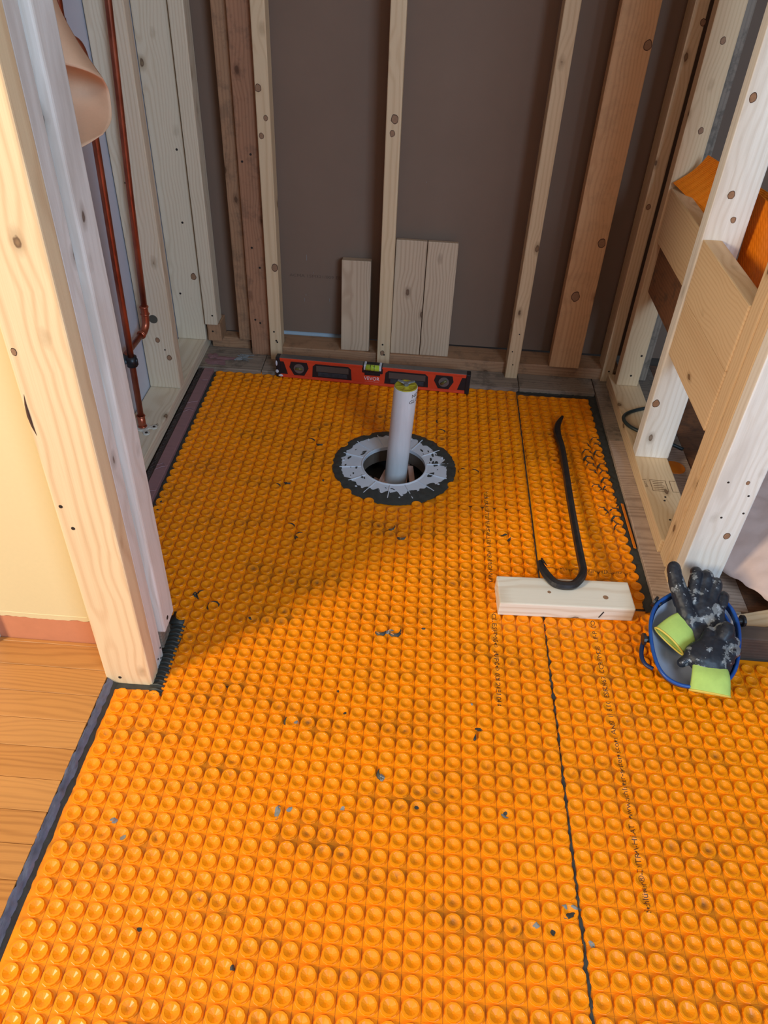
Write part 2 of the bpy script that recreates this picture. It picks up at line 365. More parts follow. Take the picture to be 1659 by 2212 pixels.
# oak floor, plank by plank
of = empty('floor', (-.56, .5, .0)); tag(of, kind='structure')
ys = [.985, .976, .920, .860, .802, .745, .684, .626, .570, .513, .456, .399, .342, .285, .228, .171, .114, .057, 0, -.057, -.114, -.171, -.228, -.285]
for i, (a, b) in enumerate(zip(ys, ys[1:])):
    cuts = [-.5485 - .006 * max(0, (.905 - a)) / .45 if a < .93 else -.553]
    x = cuts[0]; random.seed(40 + i)
    while x > -2.3: x -= random.uniform(.55, 1.1); cuts.append(max(x, -2.35))
    for x1, x0 in zip(cuts, cuts[1:]):
        bm = bmesh.new(); box(bm, x0 + .0004, x1 - .0004, b + .0004, a - .0004, -.004, .0100 + random.uniform(-.0002, .0002), .0007, 1)
        mk('oak_plank', bm, M_OAK, of, ((x0 + x1) / 2, (a + b) / 2, 0))
random.seed(11)

# ------------------------------------------------------------------ thinset ribbons
def ribbon(bm, path, wid, z0, amp=.003, jag=.004, step=.006, zend=None, across=5, seed=0):
    """irregular strip along a 2D path, width between side offsets wid=(a,b)"""
    pts = []; 
    for (x0, y0), (x1, y1) in zip(path, path[1:]):
        L = math.hypot(x1 - x0, y1 - y0); k = max(2, int(L / step))
        for i in range(k): pts.append((x0 + (x1 - x0) * i / k, y0 + (y1 - y0) * i / k, (y1 - y0) / L, -(x1 - x0) / L))
    pts.append((path[-1][0], path[-1][1], pts[-1][2], pts[-1][3]))
    prev = None
    for x, y, nx, ny in pts:
        a = wid[0] + jag * noise.noise((x * 90 + seed, y * 90, 0)); b = wid[1] + jag * noise.noise((x * 70, y * 70 + seed, 9)) + .5 * jag * noise.noise((x * 260, y * 260, 3))
        row = []
        for j in range(across):
            s = j / (across - 1); o = a + (b - a) * s; za = z0 + ((zend - z0) * s if zend is not None else 0)
            px, py = x + nx * o, y + ny * o
            row.append(bm.verts.new((px, py, za + amp * (.5 + noise.noise((px * 120, py * 60, seed))) * math.sin(math.pi * (.12 + .76 * s)))))
        if prev:
            for j in range(across - 1): bm.faces.new((prev[j], row[j], row[j + 1], prev[j + 1]))
        prev = row
def stuffobj(name, bm, mat, parent=None, label=None, cat=None):
    o = mk(name, bm, mat, parent, smooth=True); o['kind'] = 'stuff'
    if label: o['label'] = label
    if cat: o['category'] = cat
    return o
bm = bmesh.new()
ribbon(bm, [(.555, 1.20), (.555, 1.60), (.553, 2.10)], (-.003, .022), -.0045, .004, .008, seed=1)
ribbon(bm, [(.577, 2.10), (.33, 2.113)], (-.004, .022), -.0048, .003, .005, seed=2)
stuffobj('thinset_mortar', bm, M_MORTAR, None, 'dark grey thinset mortar squeezed along the right and back edges of the narrow orange strip', 'mortar')
bm = bmesh.new()
ribbon(bm, [(-.626, 2.10), (-.624, 1.70), (-.616, 1.40), (-.606, 1.04)], (-.018, .002), -.0055, .003, .004, seed=5)
stuffobj('thinset_mortar', bm, M_MORTAR, None, 'dark thinset mortar gap between maroon strip and left edge of the orange sheet', 'mortar')
bm = bmesh.new()
ribbon(bm, [(-.448, .880), (-.448, 1.075)], (-.020, .010), -.0062, .002, .002, seed=7, across=4)
for i in range(17):   # trowel ridges
    y = .885 + i * .011; tube(bm, [(-.466, y, -.0052), (-.452, y + .001, -.0036), (-.438, y - .002, -.0056)], .0026, 6)
ribbon(bm, [(-.535, .893), (-.44, .893)], (-.014, .008), -.0070, .002, .003, seed=8, across=4)
box(bm, -.472, -.444, 1.066, 1.10, -.008, -.0048)
stuffobj('thinset_mortar', bm, M_MORTAR, None, 'ridged dark thinset mortar at the foot of the left wooden post', 'mortar')
bm = bmesh.new()
ribbon(bm, [(-.5475, .905), (-.5545, .45), (-.562, -.2)], (.0, -.0115), .0098, .0030, .0035, step=.006, zend=-.0005, seed=12)
bd = bmesh.new(); ribbon(bd, [(-.5475, .905), (-.5545, .45), (-.562, -.2)], (-.0095, -.020), .0000, .0016, .003, step=.006, zend=-.0075, seed=14)
stuffobj('thinset_mortar', bd, M_MORTAR, None, 'dark groove of mortar between the bluish edge strip and the left rim of the orange sheet', 'mortar')
stuffobj('thinset_mortar', bm, M_MORTARB, None, 'glossy bluish grey mortar strip along the cut edge of the oak floor', 'mortar')

# ------------------------------------------------------------------ orange membrane
KP = [(.0147, -.0055), (.0143, -.0043), (.0136, -.0040), (.0130, -.0005), (.0126, 0.0), (.0098, -.0002), (.0092, -.0007), (.0020, -.0039)]
def knob_h(r):
    if r > KP[0][0]: return -.0055
    for (r1, z1), (r0, z0) in zip(KP, KP[1:]):
        if r >= r0: return z0 + (z1 - z0) * (r - r0) / (r1 - r0)
    return -.0039
def knob_bm(bm, cx=0, cy=0, n=12, dl=None, sc=1.0):
    rings = []
    for r, z in KP:
        rings.append([bm.verts.new((cx + sc * r * math.cos(2 * math.pi * (k + .5) / n), cy + sc * r * math.sin(2 * math.pi * (k + .5) / n), z)) for k in range(n)])
    for A, B in zip(rings, rings[1:]):
        for k in range(n): bm.faces.new((A[k], A[(k + 1) % n], B[(k + 1) % n], B[k]))
    bm.faces.new(rings[-1])
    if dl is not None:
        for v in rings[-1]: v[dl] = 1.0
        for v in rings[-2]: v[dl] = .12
def mesh_knob():
    bm = bmesh.new(); dl = bm.verts.layers.float.new('deep'); knob_bm(bm, dl=dl)
    me = bpy.data.meshes.new('raised_knob'); bmesh.ops.recalc_face_normals(bm, faces=bm.faces); bm.to_mesh(me); bm.free(); me.materials.append(M_MEM)
    return me
KNOB = mesh_knob()
def inside(p, poly):
    x, y = p; c = False
    for (x0, y0), (x1, y1) in zip(poly, poly[1:] + poly[:1]):
        if (y0 > y) != (y1 > y) and x < (x1 - x0) * (y - y0) / (y1 - y0) + x0: c = not c
    return c
GR = []   # grids for draping print and smears
def sheet(poly, px, py, x0, y0, label, hole=None, angle=0.0, margin=.0045, max_parts=300, creases=True):
    xs = [p[0] for p in poly]; ysx = [p[1] for p in poly]
    ca, sa = math.cos(angle), math.sin(angle)
    T = lambda u, v: (x0 + u * ca - v * sa, y0 + u * sa + v * ca)
    GR.append((poly, px, py, x0, y0, angle))
    bm = bmesh.new(); vs = [bm.verts.new((x, y, -.0055)) for x, y in poly]; f = bm.faces.new(vs)
    if hole:
        bmesh.ops.triangulate(bm, faces=[f])
        # refine by cutting with grid planes, then drop the cells over the drain
        for k in range(-6, 7):
            for co_, no_ in (((hole[0] + k * .025, 0, 0), (1, 0, 0)), ((0, hole[1] + k * .025, 0), (0, 1, 0))):
                bmesh.ops.bisect_plane(bm, geom=bm.verts[:] + bm.edges[:] + bm.faces[:], plane_co=co_, plane_no=no_)
        kill = [f for f in bm.faces if (Vector(f.calc_center_median()[:2]) - Vector(hole[:2])).length < hole[2]]
        bmesh.ops.delete(bm, geom=kill, context='FACES')
    r = bmesh.ops.extrude_face_region(bm, geom=bm.faces[:]); bmesh.ops.translate(bm, vec=(0, 0, -.0012), verts=[v for v in r['geom'] if isinstance(v, bmesh.types.BMVert)])
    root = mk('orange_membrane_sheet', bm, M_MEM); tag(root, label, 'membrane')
    cells = []
    for i in range(-70, 71):
        for j in range(-90, 91):
            c = T(i * px, j * py)
            if not (min(xs) < c[0] < max(xs) and min(ysx) < c[1] < max(ysx)): continue
            if not inside(c, poly): continue
            if hole and math.hypot(c[0] - hole[0], c[1] - hole[1]) < hole[3]: continue
            if all(inside((c[0] + margin * a, c[1] + margin * b), poly) for a, b in ((1, 0), (-1, 0), (0, 1), (0, -1))): cells.append((c, i, j))
    cells.sort(key=lambda q: (q[0][0] ** 2 + q[0][1] ** 2 if q[0][1] > .36 else 99 + random.random()))
    for (c, i, j) in cells[:max_parts]:
        o = bpy.data.objects.new('raised_knob', KNOB); C.objects.link(o); o.location = (c[0], c[1], 0); o.parent = root
    if cells[max_parts:]:
        bm = bmesh.new(); dl = bm.verts.layers.float.new('deep')
        for (c, i, j) in cells[max_parts:]: knob_bm(bm, c[0], c[1], dl=dl)
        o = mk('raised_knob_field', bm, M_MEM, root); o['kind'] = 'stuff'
    if creases:   # moulded ridge between rows, scored crease between columns
        bm = bmesh.new(); bc = bmesh.new()
        for c, i, j in cells:
            for (du, dv, W, H, tgt, hgt) in ((0, -.5, px * .5, .00035, bm, -.0048), (.5, 0, .0004, py * .5, bc, -.00535)):
                if tgt is bm and random.random() < .12: continue
                q = [T(i * px + du * px + a * W, j * py + dv * py + b * H) for a, b in ((-1, -1), (1, -1), (1, 1), (-1, 1))]
                lo = [tgt.verts.new((x, y, -.0056)) for x, y in q]; hi = [tgt.verts.new((x, y, hgt)) for x, y in q]
                tgt.faces.new(hi)
                for k in range(4): tgt.faces.new((lo[k], lo[(k + 1) % 4], hi[(k + 1) % 4], hi[k]))
        o = mk('moulded_ridge', bm, M_MEM, root); o['kind'] = 'stuff'
        o = mk('column_crease', bc, M_CREASE, root); o['kind'] = 'stuff'
    return root
def height(x, y):
    for poly, px, py, x0, y0, an in GR:
        if not inside((x, y), poly): continue
        dx, dy = x - x0, y - y0; u = dx * math.cos(an) + dy * math.sin(an); v = -dx * math.sin(an) + dy * math.cos(an)
        u -= px * round(u / px); v -= py * round(v / py)
        return knob_h(math.hypot(u, v))
    return -.0065
main_poly = [(.3185, -.25), (.3205, .6), (.3245, 1.3), (.3275, 2.118), (-.619, 2.142), (-.6105, 1.406), (-.603, 1.09), (-.47, 1.09), (-.4445, 1.073), (-.4435, .896), (-.5385, .890), (-.5355, .42), (-.528, -.25)]
s_main = sheet(main_poly, .0304, .0305, .3065, .5715, 'large orange studded underlayment sheet around the white pipe, left of the long seam', hole=(DC[0], DC[1], .142, .1685), angle=-.002)
right_poly = [(.3215, -.25), (.3235, .6), (.3260, 1.196), (.638, 1.208), (.700, 1.086), (1.20, 1.080), (1.20, -.25)]
s_right = sheet(right_poly, .0305, .0305, .338, .417, 'orange studded sheet right of the long seam, in front of the wood block', angle=.001)
strip_poly = [(.3275, 1.200), (.3310, 2.094), (.558, 2.100), (.5545, 1.60), (.5520, 1.212)]
s_strip = sheet(strip_poly, .0323, .0320, .343, 2.045, 'narrow orange studded strip under the crowbar, between seam and right ledge', angle=.012)

def text_mesh(s, size):
    cu = bpy.data.curves.new('t', 'FONT'); cu.body = s; cu.size = size; cu.resolution_u = 2
    o = bpy.data.objects.new('t', cu); C.objects.link(o); bpy.context.view_layer.update()
    me = bpy.data.meshes.new_from_object(o.evaluated_get(bpy.context.evaluated_depsgraph_get())); bpy.data.objects.remove(o); return me
def print_on(s, size, origin, rz, parent, width=None, mat=M_PRINT):
    me = text_mesh(s, size); xs = [v.co.x for v in me.vertices]; k = width / max(xs) if width else 1
    ca, sa = math.cos(rz), math.sin(rz)
    bm = bmesh.new(); bm.from_mesh(me); bpy.data.meshes.remove(me)
    bmesh.ops.subdivide_edges(bm, edges=[e for e in bm.edges if e.calc_length() > .004], cuts=1)
    for v in bm.verts:
        x, y = v.co.x * k, v.co.y; X, Y = origin[0] + x * ca - y * sa, origin[1] + x * sa + y * ca
        v.co = (X, Y, height(X, Y) + .0005)
    return mk('printed_text', bm, mat, parent)
print_on('YOUR ESR-ASSETTE TILE INSTALLATION - HDB FLOOR UN IN', .0135, (.2085, 1.590), -math.pi / 2, s_main, .330)
print_on('ICC-ES PMG\u00ae  cUPC\u00ae 0012451048', .0135, (.2105, 1.165), -math.pi / 2, s_main, .248)
print_on('Schl\u00fcter\u00ae-DITRA-HEAT  www.schluter-systems.com  ANSI 118.10  ESR2467  CCB PMG\u00ae  UP-P  CO', .0135, (.434, .548), math.pi / 2, s_right, .612)
print_on('Schl\u00fcter\u00ae-DITRA-HEAT  www.schluter.com', .013, (.541, 1.3225), math.pi, s_strip, .195)
# mortar in the long seam
bm = bmesh.new()
for (y0, y1, wd, sd) in ((2.10, 1.05, .0016, 20), (1.06, .84, .0034, 22), (.80, .56, .0030, 23), (.54, .05, .0042, 24), (.84, .80, .0016, 25), (.56, .54, .0016, 26)):
    xa = lambda y: .3205 + (y - .2) * .0046
    ribbon(bm, [(xa(y0), y0), (xa(y1), y1)], (-wd * .6, wd * .6), -.0045, .0022, wd * 1.5, step=.006, seed=sd, across=3)
stuffobj('seam_mortar', bm, M_MORTAR, s_main)
# crosscut slits near the back
bm = bmesh.new(); ribbon(bm, [(.140, 1.5285), (.318, 1.5270)], (-.0008, .0012), -.0044, .001, .0016, seed=30, across=3)
ribbon(bm, [(.236, 1.848), (.322, 1.846)], (-.0008, .0012), -.0044, .001, .0016, seed=31, across=3); stuffobj('cut_line', bm, M_MORTAR, s_main)
# smears of thinset on the knobs
def blob(bm, x, y, rx, ry, a=0, arc=None, seed=0, lift=.0007):
    n = 14
    if arc:   # crescent hugging a knob
        prev = None; m = 12
        for i in range(m + 1):
            t = arc[0] + (arc[1] - arc[0]) * i / m; wd = ry * math.sin(math.pi * (.08 + .84 * i / m)) * (1 + .5 * noise.noise((i * .9, seed, 0)))
            row = []
            for s in (-1, 0, 1):
                X, Y = x + (rx + s * wd) * math.cos(t), y + (rx + s * wd) * math.sin(t); row.append(bm.verts.new((X, Y, height(X, Y) + lift + (.001 if s == 0 else 0))))
            if prev:
                for j in (0, 1): bm.faces.new((prev[j], row[j], row[j + 1], prev[j + 1]))
            prev = row
        return
    ca, sa = math.cos(a), math.sin(a); rings = []
    for q in (0.001, .5, 1):
        ring = []
        for k in range(n):
            t = 2 * math.pi * k / n; r = q * (1 + .45 * noise.noise((math.cos(t) * 1.6 + seed * 7.3, math.sin(t) * 1.6, seed))); u, v = r * rx * math.cos(t), r * ry * math.sin(t)
            X, Y = x + u * ca - v * sa, y + u * sa + v * ca; ring.append(bm.verts.new((X, Y, height(X, Y) + lift * (1.6 - q * .9))))
        rings.append(ring)
    for A, B in zip(rings, rings[1:]):
        for k in range(n): bm.faces.new((A[k], A[(k + 1) % n], B[(k + 1) % n], B[k]))
bm = bmesh.new(); bl = bmesh.new()
def arc_at(b, x, y, a0, a1, wd=.0022, r=.0125, sd=0): blob(b, x, y, r, wd, arc=(a0, a1), seed=sd)
arc_at(bm, .3065+.0304*round((-0.0131-.3065)/.0304), .5715+.0305*round((1.1033-.5715)/.0305), -2.6, -0.3, 0.003, .0125, 0)
arc_at(bm, .3065+.0304*round((0.0058-.3065)/.0304), .5715+.0305*round((1.1026-.5715)/.0305), -2.9, 0.3, 0.0032, .0125, 1)
arc_at(bm, .3065+.0304*round((-0.303-.3065)/.0304), .5715+.0305*round((1.5721-.5715)/.0305), -2.8, -1.0, 0.002, .0125, 2)
arc_at(bm, .3065+.0304*round((-0.2556-.3065)/.0304), .5715+.0305*round((1.3758-.5715)/.0305), 1.2, 3.4, 0.002, .0125, 3)
arc_at(bm, .3065+.0304*round((-0.2568-.3065)/.0304), .5715+.0305*round((1.3979-.5715)/.0305), 0, 2, 0.0018, .0125, 4)
arc_at(bm, .3065+.0304*round((-0.0031-.3065)/.0304), .5715+.0305*round((1.4038-.5715)/.0305), -2.6, -0.5, 0.002, .0125, 5)
arc_at(bm, .3065+.0304*round((-0.04-.3065)/.0304), .5715+.0305*round((1.4343-.5715)/.0305), -1.8, 0.2, 0.0016, .0125, 6)
arc_at(bm, .3065+.0304*round((-0.4092-.3065)/.0304), .5715+.0305*round((1.1539-.5715)/.0305), 1.6, 4.2, 0.0024, .0125, 7)
arc_at(bm, .3065+.0304*round((-0.3931-.3065)/.0304), .5715+.0305*round((1.129-.5715)/.0305), -0.2, 2.2, 0.0022, .0125, 8)
arc_at(bm, .3065+.0304*round((-0.38-.3065)/.0304), .5715+.0305*round((1.1249-.5715)/.0305), 2.5, 4, 0.002, .0125, 9)
arc_at(bm, .3065+.0304*round((-0.005-.3065)/.0304), .5715+.0305*round((0.7529-.5715)/.0305), 2.6, 4.6, 0.003, .0125, 10)
arc_at(bm, .3065+.0304*round((-0.1679-.3065)/.0304), .5715+.0305*round((0.8602-.5715)/.0305), 2.5, 3.8, 0.002, .0125, 11)
arc_at(bm, .3065+.0304*round((0.1538-.3065)/.0304), .5715+.0305*round((0.8592-.5715)/.0305), -0.9, 0.2, 0.0024, .0125, 12)
arc_at(bm, .3065+.0304*round((0.0971-.3065)/.0304), .5715+.0305*round((1.9216-.5715)/.0305), 2, 4, 0.002, .0125, 13)
arc_at(bm, .3065+.0304*round((0.0908-.3065)/.0304), .5715+.0305*round((1.8597-.5715)/.0305), 0, 2, 0.002, .0125, 14)
arc_at(bm, .3065+.0304*round((0.1736-.3065)/.0304), .5715+.0305*round((1.6732-.5715)/.0305), 0, 2.2, 0.002, .0125, 15)
arc_at(bm, .3065+.0304*round((0.1549-.3065)/.0304), .5715+.0305*round((1.6772-.5715)/.0305), 1, 3, 0.002, .0125, 16)
arc_at(bm, .3065+.0304*round((-0.2448-.3065)/.0304), .5715+.0305*round((1.7596-.5715)/.0305), -3, -1, 0.0018, .0125, 17)
arc_at(bm, .3065+.0304*round((-0.2723-.3065)/.0304), .5715+.0305*round((1.7517-.5715)/.0305), 0.2, 1.8, 0.002, .0125, 18)
arc_at(bm, .3065+.0304*round((-0.3275-.3065)/.0304), .5715+.0305*round((1.5593-.5715)/.0305), 0, 1.6, 0.0018, .0125, 19)
blob(bm, 0.0631, 1.1018, 0.005, 0.0035, 0.00, seed=0)
blob(bm, -0.4385, 1.1522, 0.007, 0.005, 0.70, seed=1)
blob(bm, 0.1731, 0.863, 0.004, 0.007, 1.40, seed=2)
blob(bm, 0.3043, 0.5348, 0.004, 0.009, 2.10, seed=3)
blob(bm, 0.2764, 0.5081, 0.004, 0.005, 2.80, seed=4)
blob(bm, 0.2509, 1.4234, 0.008, 0.0045, 3.50, seed=5)
blob(bm, 0.2637, 1.4112, 0.008, 0.003, 4.20, seed=6)
blob(bm, -0.2129, 1.5886, 0.004, 0.003, 4.90, seed=7)
blob(bm, -0.3071, 1.0933, 0.004, 0.003, 5.60, seed=8)
blob(bm, -0.3494, 0.4629, 0.004, 0.003, 6.30, seed=9)
blob(bm, -0.1986, 0.4207, 0.004, 0.004, 7.00, seed=10)
blob(bm, -0.0813, 0.8735, 0.003, 0.003, 7.70, seed=11)
blob(bm, -0.2487, 1.3598, 0.005, 0.004, 8.40, seed=12)
blob(bm, 0.2876, 0.887, 0.003, 0.002, 9.10, seed=13)
blob(bm, 0.0613, 0.6941, 0.004, 0.003, 9.80, seed=14)
blob(bm, 0.2143, 0.6964, 0.004, 0.003, 10.50, seed=15)
blob(bm, -0.1003, 0.9257, 0.003, 0.002, 11.20, seed=16)
blob(bm, -0.3173, 0.9161, 0.0025, 0.002, 11.90, seed=17)
blob(bl, -0.1743, 0.666, 0.005, 0.012, 0.00, seed=50)
blob(bl, -0.1554, 0.6718, 0.006, 0.004, 0.90, seed=51)
blob(bl, -0.0653, 0.6814, 0.003, 0.004, 1.80, seed=52)
blob(bl, 0.2124, 0.6912, 0.006, 0.003, 2.70, seed=53)
blob(bl, 0.2524, 0.5162, 0.006, 0.004, 3.60, seed=54)
blob(bl, 0.3167, 0.5477, 0.004, 0.008, 4.50, seed=55)
blob(bl, 0.2987, 0.5483, 0.005, 0.003, 5.40, seed=56)
blob(bl, -0.4438, 0.6276, 0.006, 0.004, 6.30, seed=57)
blob(bl, -0.4188, 0.5993, 0.006, 0.004, 7.20, seed=58)
blob(bl, -0.002, 0.7458, 0.006, 0.004, 8.10, seed=59)
blob(bl, -0.1699, 0.8445, 0.004, 0.004, 9.00, seed=60)
blob(bl, -0.0101, 1.0866, 0.01, 0.003, 9.90, seed=61)
blob(bl, 0.1622, 0.9177, 0.004, 0.003, 10.80, seed=62)
blob(bl, 0.3345, 0.4949, 0.006, 0.003, 11.70, seed=63)
stuffobj('mortar_smear', bm, M_MORTAR, s_main)
stuffobj('mortar_smear', bl, M_MORTARL, s_main)
bm = bmesh.new()
for j in range(13):
    for i in (5, 6):
        X = .343 + i * .0323; Y = 1.86 - j * .032 - (.0 if i == 5 else .0)
        if i == 5 and random.random() < .45: continue
        u0 = random.uniform(-1.5, .5); arc_at(bm, X - (Y - 2.045) * .012, Y + .006, u0, u0 + random.uniform(1.5, 5.5), random.uniform(.0012, .0034), .0132, j)
stuffobj('mortar_smear', bm, M_MORTAR, s_strip)
# loose sliver of orange along the right ledge
bm = bmesh.new(); box(bm, -.0035, .0035, -.085, .085, 0, .0022, .0005, 1)
o = mk('membrane_sliver', bm, M_RIBER, None, (.5655, 1.492, .0005), (0, .25, .012), local=True); tag(o, 'thin orange sliver of membrane lying in the dark mortar by the right ledge', 'offcut')

# ================================================================== DRAIN
dr = empty('drain_flange', (DC[0], DC[1], -.004)); tag(dr, 'round white ribbed drain flange smeared with dark mortar, set in the orange floor', 'flange')
bm = bmesh.new(); n = 96
lathe(bm, (DC[0], DC[1], 0), [(.0850, -.010), (.0845, .0008), (.0865, .0014), (.0900, -.0012), (.151, -.0030), (.153, -.0052), (.120, -.0062)], n)
mk('ring', bm, M_WHITEP, dr, smooth=False)
for k in range(14):
    a = 2 * math.pi * (k + .35) / 14; bm = bmesh.new(); box(bm, .0895, .148, -.0012, .0012, -.004, .0006, .0004, 1)
    bmesh.ops.rotate(bm, cent=(0, 0, 0), matrix=Matrix.Rotation(a, 3, 'Z'), verts=bm.verts); bmesh.ops.translate(bm, vec=(DC[0], DC[1], 0), verts=bm.verts); mk('rib', bm, M_WHITEP, dr)
    if k % 2 == 0:
        bm = bmesh.new(); ar = a + .22; bmesh.ops.create_cone(bm, cap_ends=True, segments=12, radius1=.0036, radius2=.0028, depth=.002)
        bmesh.ops.translate(bm, vec=(DC[0] + .139 * math.cos(ar), DC[1] + .139 * math.sin(ar), -.0015), verts=bm.verts); mk('rivet', bm, M_WHITEP, dr)
bm = bmesh.new(); m = 220; prev = None
for k in range(m + 1):
    a = 2 * math.pi * (k % m) / m; ex = 0
    if 3.6 < a < 5.9: ex = .034 * math.sin((a - 3.6) / 2.3 * math.pi) ** .6 * (.75 + .6 * noise.noise((math.cos(a) * 7, math.sin(a) * 7, 4)))
    if .1 < a < 1.1: ex = .018 * (.6 + noise.noise((math.cos(a) * 9, math.sin(a) * 9, 2)))
    ri = .1425 - max(0, ex) + .009 * noise.noise((math.cos(a) * 12, math.sin(a) * 12, 0)); ro = .1670 + .003 * noise.noise((math.cos(a) * 22, math.sin(a) * 22, 7))
    row = []
    for j in range(6):
        s = j / 5; r = ri + (ro - ri) * s; X, Y = DC[0] + r * math.cos(a), DC[1] + r * math.sin(a)
        zb = (-.0028 if r < .152 else -.0028 - (r - .152) * .17)
        row.append(bm.verts.new((X, Y, zb + .0010 * s + .0046 * math.sin(math.pi * min(1, .12 + s * .8)) * (.55 + .8 * noise.noise((X * 60, Y * 60, 0))))))
    if prev:
        for j in range(5): bm.faces.new((prev[j], row[j], row[j + 1], prev[j + 1]))
    prev = row
o = mk('mortar_collar', bm, M_MORTAR, dr, smooth=True); tag(o, 'dark grey mortar collar'); o['kind'] = 'stuff'
bm = bmesh.new()
for k in range(46):
    a = random.uniform(0, 6.28); r = random.uniform(.098, .146); X, Y = DC[0] + r * math.cos(a), DC[1] + r * math.sin(a)
    rx = random.choice((.003, .005, .008, .014)); GR_save = GR[:]
    n_ = 9; vs = []
    for q in range(n_):
        t = 2 * math.pi * q / n_; rr = 1 + .6 * noise.noise((math.cos(t) * 2 + k, math.sin(t) * 2, k)); u, v = rx * rr * math.cos(t), rx * .42 * rr * math.sin(t)
        px_, py_ = X + u * math.cos(a + 1.2) - v * math.sin(a + 1.2), Y + u * math.sin(a + 1.2) + v * math.cos(a + 1.2)
        rq = math.hypot(px_ - DC[0], py_ - DC[1]); vs.append(bm.verts.new((px_, py_, -.0012 - .0018 * (rq - .09) / .061 + .0004)))
    bm.faces.new(vs)
o = mk('mortar_fleck', bm, M_MORTAR, dr); o['kind'] = 'stuff'
# debris in the cavity
for k in range(9):
    a = random.uniform(-.5, .9); L = random.uniform(.03, .06); bm = bmesh.new(); box(bm, -L, L, -.008, .008, -.004, .004, .001, 1)
    o = mk('wood_splinter', bm, wood('splinter%d' % k, srgb(206, 164, 146), srgb(140, 96, 80), 'x', knots=False) if k == 0 else SPL, None, (DC[0] - .07 + .017 * k, DC[1] + random.uniform(-.01, .04) + (.055 if k in (4, 5, 6) else 0), -.088 + .009 * (k % 4)), (random.uniform(-.4, .4), random.uniform(-.6, .6), a + 1.2), local=True)
    if k == 0: SPL = o.data.materials[0]
    tag(o, 'brown wood splinter in the dark drain hole, ' + ['leftmost of the nine', 'second from the left', 'third from the left', 'just left of the pipe', 'behind the pipe at its left', 'behind the pipe at its right', 'third from the right', 'second from the right', 'rightmost of the nine'][k], 'splinter', 'splinters in the drain hole')
# vertical pipe
PXY = Vector((-.0205, 1.690)); axis = Vector((.042, -.010, 1)).normalized()
pipe = empty('drain_pipe', (PXY.x, PXY.y, -.10)); tag(pipe, 'upright white plastic pipe with yellow test plug, standing in the drain hole', 'pipe')
def on_pipe(z): return Vector((PXY.x - .003, PXY.y + .003, 0)) + axis * z
bm = bmesh.new(); rings = []
n = 36
prof = [(.030, -.112), (.030, 0), (.030, .12), (.030, .2375), (.0295, .2385), (.0268, .2385), (.0268, .20)]
for r, z in prof:
    c = on_pipe(z); rings.append([bm.verts.new(c + Vector((r * math.cos(2 * math.pi * k / n), r * math.sin(2 * math.pi * k / n), 0))) for k in range(n)])
for A, B in zip(rings, rings[1:]):
    for k in range(n): bm.faces.new((A[k], A[(k + 1) % n], B[(k + 1) % n], B[k]))
mk('tube', bm, M_PVC, pipe, smooth=True)
c = on_pipe(.238)
bm = bmesh.new(); lathe(bm, c, [(.0285, -.006), (.0292, .0005), (.0280, .0028), (.0262, .0024), (.0250, .0002), (.0105, .0004), (.0100, .0030), (.0001, .0030)], 36); pl = mk('test_plug', bm, M_YEL, pipe, smooth=True)
for k in range(6):
    a = k * math.pi / 3 + .3; bm = bmesh.new(); box(bm, .010, .0255, -.0011, .0011, 0, .0026); bmesh.ops.rotate(bm, cent=(0, 0, 0), matrix=Matrix.Rotation(a, 3, 'Z'), verts=bm.verts); bmesh.ops.translate(bm, vec=c, verts=bm.verts); mk('plug_rib', bm, M_YEL, pl)
bm = bmesh.new(); tube(bm, [c + Vector((0, 0, .002)), c + Vector((0, 0, .010))], .0072, 6)
for s in (-1, 1):
    tube(bm, [c + Vector((0, 0, .007)), c + Vector((s * .010, .004, .0105)), c + Vector((s * .021, .008, .0115))], [(.004, .0025), (.006, .0022), (.0035, .0016)], 8)
mk('wing_nut', bm, M_ZINC, pipe, smooth=False)
def wrap_text(s, size, z, ang0, parent, slant=0):
    me = text_mesh(s, size); bm = bmesh.new(); bm.from_mesh(me); bpy.data.meshes.remove(me)
    for v in bm.verts:
        a = ang0 + v.co.x / .0303; cc = on_pipe(z + v.co.y + v.co.x * slant); v.co = cc + Vector((.0303 * math.cos(a), .0303 * math.sin(a), 0))
    mk('handwriting', bm, M_INK, parent)
wrap_text('NO', .014, .219, -.98, pipe, .1); wrap_text('GLUE', .015, .2015, -1.17, pipe, .12)

# ================================================================== BACK WALL FRAMING
def yb(x): return 2.2035 - .015 * x
lumber('bottom_plate', 'plate', -.458, .655, 2.206, 2.294, .008, .046, 'aged wooden bottom plate running along the back wall behind the level', 'plate', axis='x', rz=-.006)
o = lumber('bottom_plate', 'plate', -.660, -.534, 2.250, 2.294, .008, .046, 'short orange-brown bottom plate at the back left corner', 'plate', axis='x')
def notched(name, kind, x0, x1, yf, front, depth, label, z0=.008, rz=0):
    cx = (x0 + x1) / 2; bm = bmesh.new(); prof = [(0, 0), (front, 0), (front, .0395), (depth, .0395), (depth, TOP - z0), (0, TOP - z0)]
    A = [bm.verts.new((x0 - cx, y, z)) for y, z in prof]; B = [bm.verts.new((x1 - cx, y, z)) for y, z in prof]
    bm.faces.new(A); bm.faces.new(B[::-1])
    for k in range(6): bm.faces.new((A[k], B[k], B[(k + 1) % 6], A[(k + 1) % 6]))
    ed = [e for e in bm.edges if all(abs(v.co.y) < 1e-6 for v in e.verts) and abs(e.verts[0].co.z - e.verts[1].co.z) > .1]
    bmesh.ops.bevel(bm, geom=ed, offset=.003, segments=3, profile=.5, affect='EDGES')
    o = mk(name, bm, MW[kind, 'z'], None, (cx, yf, z0), (0, 0, rz), local=True); tag(o, label, 'stud', 'studs of the back wall'); return o
